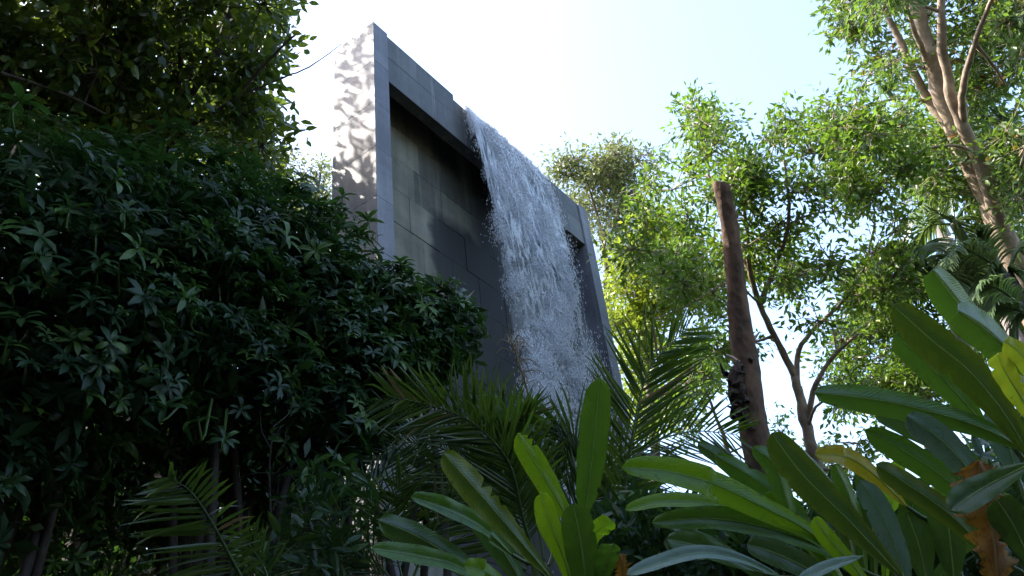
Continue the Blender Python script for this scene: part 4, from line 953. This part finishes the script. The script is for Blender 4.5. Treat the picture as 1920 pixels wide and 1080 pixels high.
def build_gingers():
    r = np.random.default_rng(61)
    grp = 'broad-leaved ginger plants in the foreground'
    b = base_at(at(1050, 1300, 4.0), -0.02)
    A = thing('ginger_plant', b, 'ginger plant with an upright paddle leaf in front of the feather palm', 'plant', grp)
    s = b
    big_leaf(A, [(1124, 708), (1119, 770), (1112, 835), (1104, 905), (1096, 965)], [3.7, 3.8], 62, 'blade', 0.25, 0.3, ((0.5, -1, 0.12), (0.8, 1, 0.3)), 1, r, 0.05, s)
    big_leaf(A, [(970, 812), (1000, 862), (1032, 915), (1066, 975)], [3.8, 3.9], 50, 'blade_light', 0.3, 0.3, ((0.05, 1, 0.6), (0.12, 1, 0.5), (0.2, 1, 0.6), (0.72, -1, 0.4)), 1, r, 0.04, s)
    big_leaf(A, [(830, 848), (890, 915), (950, 985), (1035, 1085)], [3.6, 3.8], 58, 'blade_edged', 0.4, 0.3, ((0.38, 1, 0.75), (0.47, 1, 0.5), (0.55, 1, 0.4)), 0, r, 0.03, s)
    big_leaf(A, [(770, 932), (845, 958), (905, 990), (960, 1040)], [3.7, 3.9], 36, 'blade', 0.7, 0.5, (), 0, r, 0.03, s)
    big_leaf(A, [(708, 975), (770, 1000), (850, 1045), (920, 1100)], [3.8, 3.9], 52, 'blade_dark', 0.4, 0.3, (), 1, r, 0.03, s)
    big_leaf(A, [(696, 1028), (780, 1042), (860, 1062), (930, 1110)], [3.6, 3.8], 36, 'blade', 0.6, 0.4, (), 0, r, 0.03, s)
    big_leaf(A, [(1014, 924), (1030, 980), (1055, 1040), (1075, 1110)], [3.4, 3.6], 46, 'blade_light', 0.3, 0.35, (), 0, r, 0.04, s)
    big_leaf(A, [(1074, 944), (1086, 1000), (1095, 1060), (1100, 1130)], [3.4, 3.5], 68, 'blade', 0.2, 0.3, ((0.35, 1, 0.15),), 1, r, 0.05, s)
    big_leaf(A, [(1150, 978), (1128, 990), (1112, 1010), (1105, 1060)], [3.5, 3.6], 38, 'blade_light', 0.5, 0.4, ((0.3, 1, 0.4),), 1, r, 0.06, s)
    big_leaf(A, [(1148, 1020), (1138, 1050), (1125, 1100)], [3.4, 3.5], 44, 'blade', 0.3, 0.35, ((0.3, 1, 0.4),), 1, r, 0.05, s)
    big_leaf(A, [(880, 950), (920, 1000), (960, 1060), (985, 1110)], [4.0, 4.0], 50, 'blade_dark', 0.3, 0.3, (), 0, r, 0.03, s)
    big_leaf(A, [(870, 1062), (915, 1075), (960, 1110)], [3.5, 3.6], 40, 'blade_light', 0.5, 0.4, (), 0, r, 0.03, s)
    big_leaf(A, [(1162, 1040), (1168, 1075), (1160, 1115)], [3.5, 3.6], 26, 'blade_brown', 0.4, 0.5, ((0.4, 1, 0.5),), 1, r, 0.1, s, True)

    b = base_at(at(1640, 1300, 4.0), -0.02); s = b
    B = thing('ginger_plant', b, 'ginger plant spreading long light green leaves to the left below the sawn-off trunk', 'plant', grp)
    big_leaf(B, [(1166, 876), (1250, 884), (1340, 908), (1430, 950), (1510, 992), (1600, 1060)], [3.5, 3.7], 56, 'blade_light', 0.5, 0.35, ((0.42, -1, 0.3),), 0, r, 0.02, s)
    big_leaf(B, [(1172, 956), (1240, 940), (1330, 945), (1420, 975), (1500, 1020)], [3.7, 3.8], 28, 'blade_light', 0.7, 0.4, (), 0, r, 0.02, s)
    big_leaf(B, [(1222, 980), (1330, 972), (1440, 990), (1550, 1030), (1620, 1090)], [3.6, 3.7], 46, 'blade', 0.5, 0.35, (), 0, r, 0.02, s)
    big_leaf(B, [(1175, 1078), (1240, 1054), (1312, 1037), (1385, 1047), (1470, 1085)], [3.3, 3.5], 28, 'blade_sheen_tone', 0.7, 0.4, (), 0, r, 0.02, s)
    big_leaf(B, [(1446, 812), (1505, 890), (1590, 975), (1690, 1080)], [3.4, 3.5], 66, 'blade_edged', 0.25, 0.3, ((0.3, -1, 0.2),), 0, r, 0.03, s)
    big_leaf(B, [(1308, 832), (1346, 855), (1390, 900), (1430, 960)], [4.4, 4.4], 30, 'blade_dark', 0.4, 0.3, (), 0, r, 0.02, s)
    big_leaf(B, [(1412, 838), (1450, 868), (1470, 920), (1490, 990)], [4.2, 4.2], 40, 'blade', 0.4, 0.5, (), 1, r, 0.05, s)
    big_leaf(B, [(1525, 970), (1553, 1010), (1600, 1062), (1640, 1110)], [3.5, 3.6], 34, 'blade_light', 0.4, 0.3, (), 0, r, 0.03, s)
    big_leaf(B, [(1500, 1086), (1558, 1060), (1618, 1042)], [3.2, 3.3], 22, 'blade_sheen_tone', 0.6, 0.3, (), 0, r, 0.02, None)
    big_leaf(B, [(1528, 852), (1590, 858), (1645, 895), (1700, 950)], [3.8, 3.9], 38, 'blade_yellow', 0.5, 0.35, (), 0, r, 0.03, s)
    big_leaf(B, [(1400, 1020), (1460, 1040), (1530, 1075), (1580, 1110)], [3.6, 3.6], 50, 'blade_dark', 0.4, 0.3, (), 0, r, 0.03, s)
    big_leaf(B, [(1250, 1010), (1330, 1030), (1430, 1075)], [4.0, 4.0], 44, 'blade_dark', 0.4, 0.3, (), 0, r, 0.03, s)

    for k in range(11):      # narrower leaves packed behind the front ones
        tx, ty = 1290 + 56 * k + r.normal(0, 14), 930 + r.normal(0, 38) - 6 * k; bx = 1560 + 14 * k
        big_leaf(B, [(tx, ty), (tx * 0.66 + bx * 0.34, ty + 48), (tx * 0.3 + bx * 0.7, ty + 120), (bx, 1130)], [4.3, 4.4], r.uniform(24, 40), ('blade_dark', 'blade', 'blade_dark', 'blade_light')[k % 4], r.uniform(0.3, 0.7), 0.4, ((r.uniform(0.2, 0.7), (-1, 1)[k % 2], 0.4),), 0, r, 0.05, s)

    b = base_at(at(1880, 1250, 3.9), -0.02); s = b
    D = thing('ginger_plant', b, 'tall ginger plant with long arching leaves and a withered orange leaf at the right edge', 'plant', grp)
    big_leaf(D, [(1526, 736), (1625, 747), (1722, 766), (1842, 802), (1930, 848)], [3.5, 3.8], 54, 'blade', 0.45, 0.35, (), 0, r, 0.02, s)
    big_leaf(D, [(1674, 572), (1746, 637), (1818, 697), (1880, 772), (1940, 870)], [3.5, 3.7], 70, 'blade_edged', 0.3, 0.3, ((0.45, -1, 0.35), (0.36, 1, 0.15)), 0, r, 0.02, s)
    big_leaf(D, [(1676, 625), (1722, 666), (1775, 718), (1840, 790)], [3.7, 3.8], 54, 'blade', 0.35, 0.3, (), 1, r, 0.04, s)
    big_leaf(D, [(1749, 506), (1784, 552), (1816, 592), (1865, 650), (1930, 740)], [3.7, 3.9], 60, 'blade', 0.35, 0.8, (), 0, r, 0.02, s)
    big_leaf(D, [(1797, 583), (1840, 612), (1885, 650), (1960, 720)], [3.4, 3.6], 64, 'blade', 0.35, 0.8, (), 0, r, 0.02, s)
    big_leaf(D, [(1622, 806), (1698, 846), (1775, 900), (1850, 970)], [3.6, 3.7], 50, 'blade', 0.4, 0.35, (), 1, r, 0.03, s)
    big_leaf(D, [(1700, 780), (1758, 820), (1815, 878), (1870, 950)], [3.5, 3.6], 56, 'blade_sheen_tone', 0.4, 0.3, ((0.3, -1, 0.2), (0.5, -1, 0.2)), 0, r, 0.03, s)
    big_leaf(D, [(1642, 870), (1700, 907), (1775, 960), (1850, 1030)], [3.4, 3.5], 44, 'blade_edged', 0.4, 0.35, (), 1, r, 0.03, s)
    big_leaf(D, [(1783, 957), (1842, 916), (1935, 868)], [3.2, 3.3], 52, 'blade_dark', 0.45, 0.3, (), 0, r, 0.02, None)
    big_leaf(D, [(1612, 900), (1648, 955), (1680, 1030), (1700, 1100)], [3.6, 3.6], 48, 'blade_sheen_tone', 0.3, 0.3, ((0.3, -1, 0.3),), 1, r, 0.04, s)
    big_leaf(D, [(1868, 935), (1900, 985), (1935, 1060)], [3.3, 3.4], 60, 'blade_dark', 0.3, 0.3, (), 0, r, 0.03, s)
    wl_ = big_leaf(D, [(1835, 862), (1843, 930), (1862, 1005), (1872, 1100)], [3.35, 3.35], 74, 'blade_brown', 0.3, 0.45, ((0.3, -1, 0.6), (0.45, 1, 0.5), (0.6, -1, 0.6), (0.7, 1, 0.7)), 1, r, 0.16, s, True)
    wl_['label'] = 'withered orange brown leaf'
    big_leaf(D, [(1700, 960), (1722, 1020), (1740, 1100)], [3.9, 3.9], 60, 'blade_dark', 0.3, 0.3, (), 0, r, 0.03, s)
    big_leaf(D, [(1770, 930), (1780, 1000), (1790, 1100)], [3.9, 3.9], 64, 'blade_dark', 0.3, 0.3, (), 0, r, 0.03, s)
    big_leaf(D, [(1640, 770), (1720, 800), (1800, 850), (1880, 930)], [4.1, 4.1], 50, 'blade_dark', 0.4, 0.3, (), 0, r, 0.03, s)
    big_leaf(D, [(1870, 760), (1890, 830), (1910, 900)], [4.0, 3.9], 60, 'blade_sheen_tone', 0.3, 0.3, (), 0, r, 0.03, s)
    y = big_leaf(D, [(1885, 840), (1900, 800), (1930, 760)], [3.9, 3.9], 50, 'blade_dark', 0.3, 0.3, (), 0, r, 0.03, None)

    b = base_at(at(2010, 1200, 4.4), -0.02); s = b
    Ee = thing('ginger_plant', b, 'bright yellow green curled ginger leaves at the right edge, their sunlight put into the colour', 'plant', grp)
    big_leaf(Ee, [(1870, 662), (1884, 695), (1908, 735), (1950, 800)], [3.2, 3.3], 40, 'blade_sunlit_tone', 0.3, 0.45, ((0.25, -1, 0.5), (0.6, 1, 0.3)), 1, r, 0.08, s)
    big_leaf(Ee, [(1882, 640), (1905, 655), (1935, 690), (1970, 760)], [3.25, 3.3], 36, 'blade_sunlit_tone', 0.4, 0.45, (), 1, r, 0.06, s)
build_gingers()

# ---------------------------------------------------------------- undergrowth, saplings, woodland around
def build_undergrowth():
    r = np.random.default_rng(71)
    for (pts, d, lab) in (([(565, 1080), (570, 1000), (575, 940), (588, 880)], 5.8, 'thin bare sapling left of the thin-leaved palm tuft'),
                          ([(512, 1080), (508, 980), (505, 880), (512, 800)], 6.2, 'slim dark sapling rising under the middle shrub')):
        P = path(pts, d); b = base_at(P[0] + nz(P[0] - P[1]) * 0.4, -0.03); root = thing('sapling', b, lab, 'sapling', 'saplings in the shade'); g = Geo()
        S = spline(np.concatenate([[b], P]), 16); g.tube(S, np.linspace(0.012, 0.005, 16), 5)
        for k in range(9):
            p = S[r.integers(8, 16)]; e = p + r.normal(0, 0.14, 3) + [0, 0, 0.12]; g.tube(spline([p, (p + e) / 2 + r.normal(0, 0.02, 3), e], 5), np.linspace(0.004, 0.002, 5), 3)
        link('stem', g.mesh('stem', b), M['bark_dark'], root)
        Pl = S[r.integers(9, 16, 60)] + r.normal(0, 0.13, (60, 3)); V, T, Q, rv = leaves(Pl, 0.07, None, 0.4, 0.7, r)
        link('foliage', mesh_np('foliage', V - b, T, None, rv), M['shrub_leaf'], root, 'stuff')
    # leafy ground cover on the bank
    n = 26000; x = r.uniform(-9, 10, n); y = r.uniform(3.4, 14, n); h = r.uniform(0, 1, n) ** 1.5 * 1.1
    P = np.stack([x, y, ground_z(x, y) + h], 1)
    P2 = px_clumps([(1300, 1070, 200, 50), (1700, 1040, 260, 90), (1600, 960, 100, 40, 3000), (1850, 900, 90, 80, 4000), (620, 960, 90, 110, 4000), (1480, 1010, 120, 40, 5000), (1290, 985, 110, 40, 6000), (1400, 1060, 150, 40, 4000), (1190, 1000, 90, 80, 7000), (560, 1050, 120, 60, 4000)], 12000, 5.2, 9.0, r)
    P = np.concatenate([P, P2]); V, T, Q, rv = leaves(P, 0.16, None, 0.28, 0.9, r, True)
    link('ground_cover', mesh_np('ground_cover', V, T, Q, rv), M['shrub_leaf'], None, 'stuff')
    o = bpy.data.objects['ground_cover']; o['label'] = 'dark leafy ground cover on the bank'; o['category'] = 'ground cover'
    # wood round the garden: unseen ring added left and behind to block sky light
    n = 75000; a = np.radians(r.uniform(-262, -68, n)); R = r.uniform(7.5, 13, n); z = 0.2 + 15.0 * r.random(n) ** 0.9
    c = np.stack([np.sin(a) * R, np.cos(a) * R, z], 1)
    low = a < math.radians(-200); c[low, 2] *= 0.5
    bump = np.sin(a * 9) * np.cos(z * 0.8 + a * 5) + np.sin(a * 23 + z * 1.3); c = c[bump > -0.75]
    n2 = 20000; b2 = np.radians(r.uniform(-70, -7, n2)); R2 = r.uniform(15, 19, n2); c2 = np.stack([np.sin(b2) * R2, np.cos(b2) * R2, 2.4 + 9.0 * r.random(n2)], 1)
    n3 = 7000; b3 = np.radians(r.uniform(-5, 80, n3)); R3 = r.uniform(23, 29, n3); c3 = np.stack([np.sin(b3) * R3, np.cos(b3) * R3, 2.4 + 6.5 * r.random(n3)], 1)
    c = np.concatenate([c, c2, c3])
    V, T, Q, rv = leaves(c, 0.55, None, 0.5, 0.5, r)
    w = link('woodland', mesh_np('woodland', V, T, None, rv), M['wood_leaf'], None, 'stuff'); w['label'] = 'dark woodland behind the shrubs on the left, with an unseen ring added for shade'; w['category'] = 'woodland'
build_undergrowth()
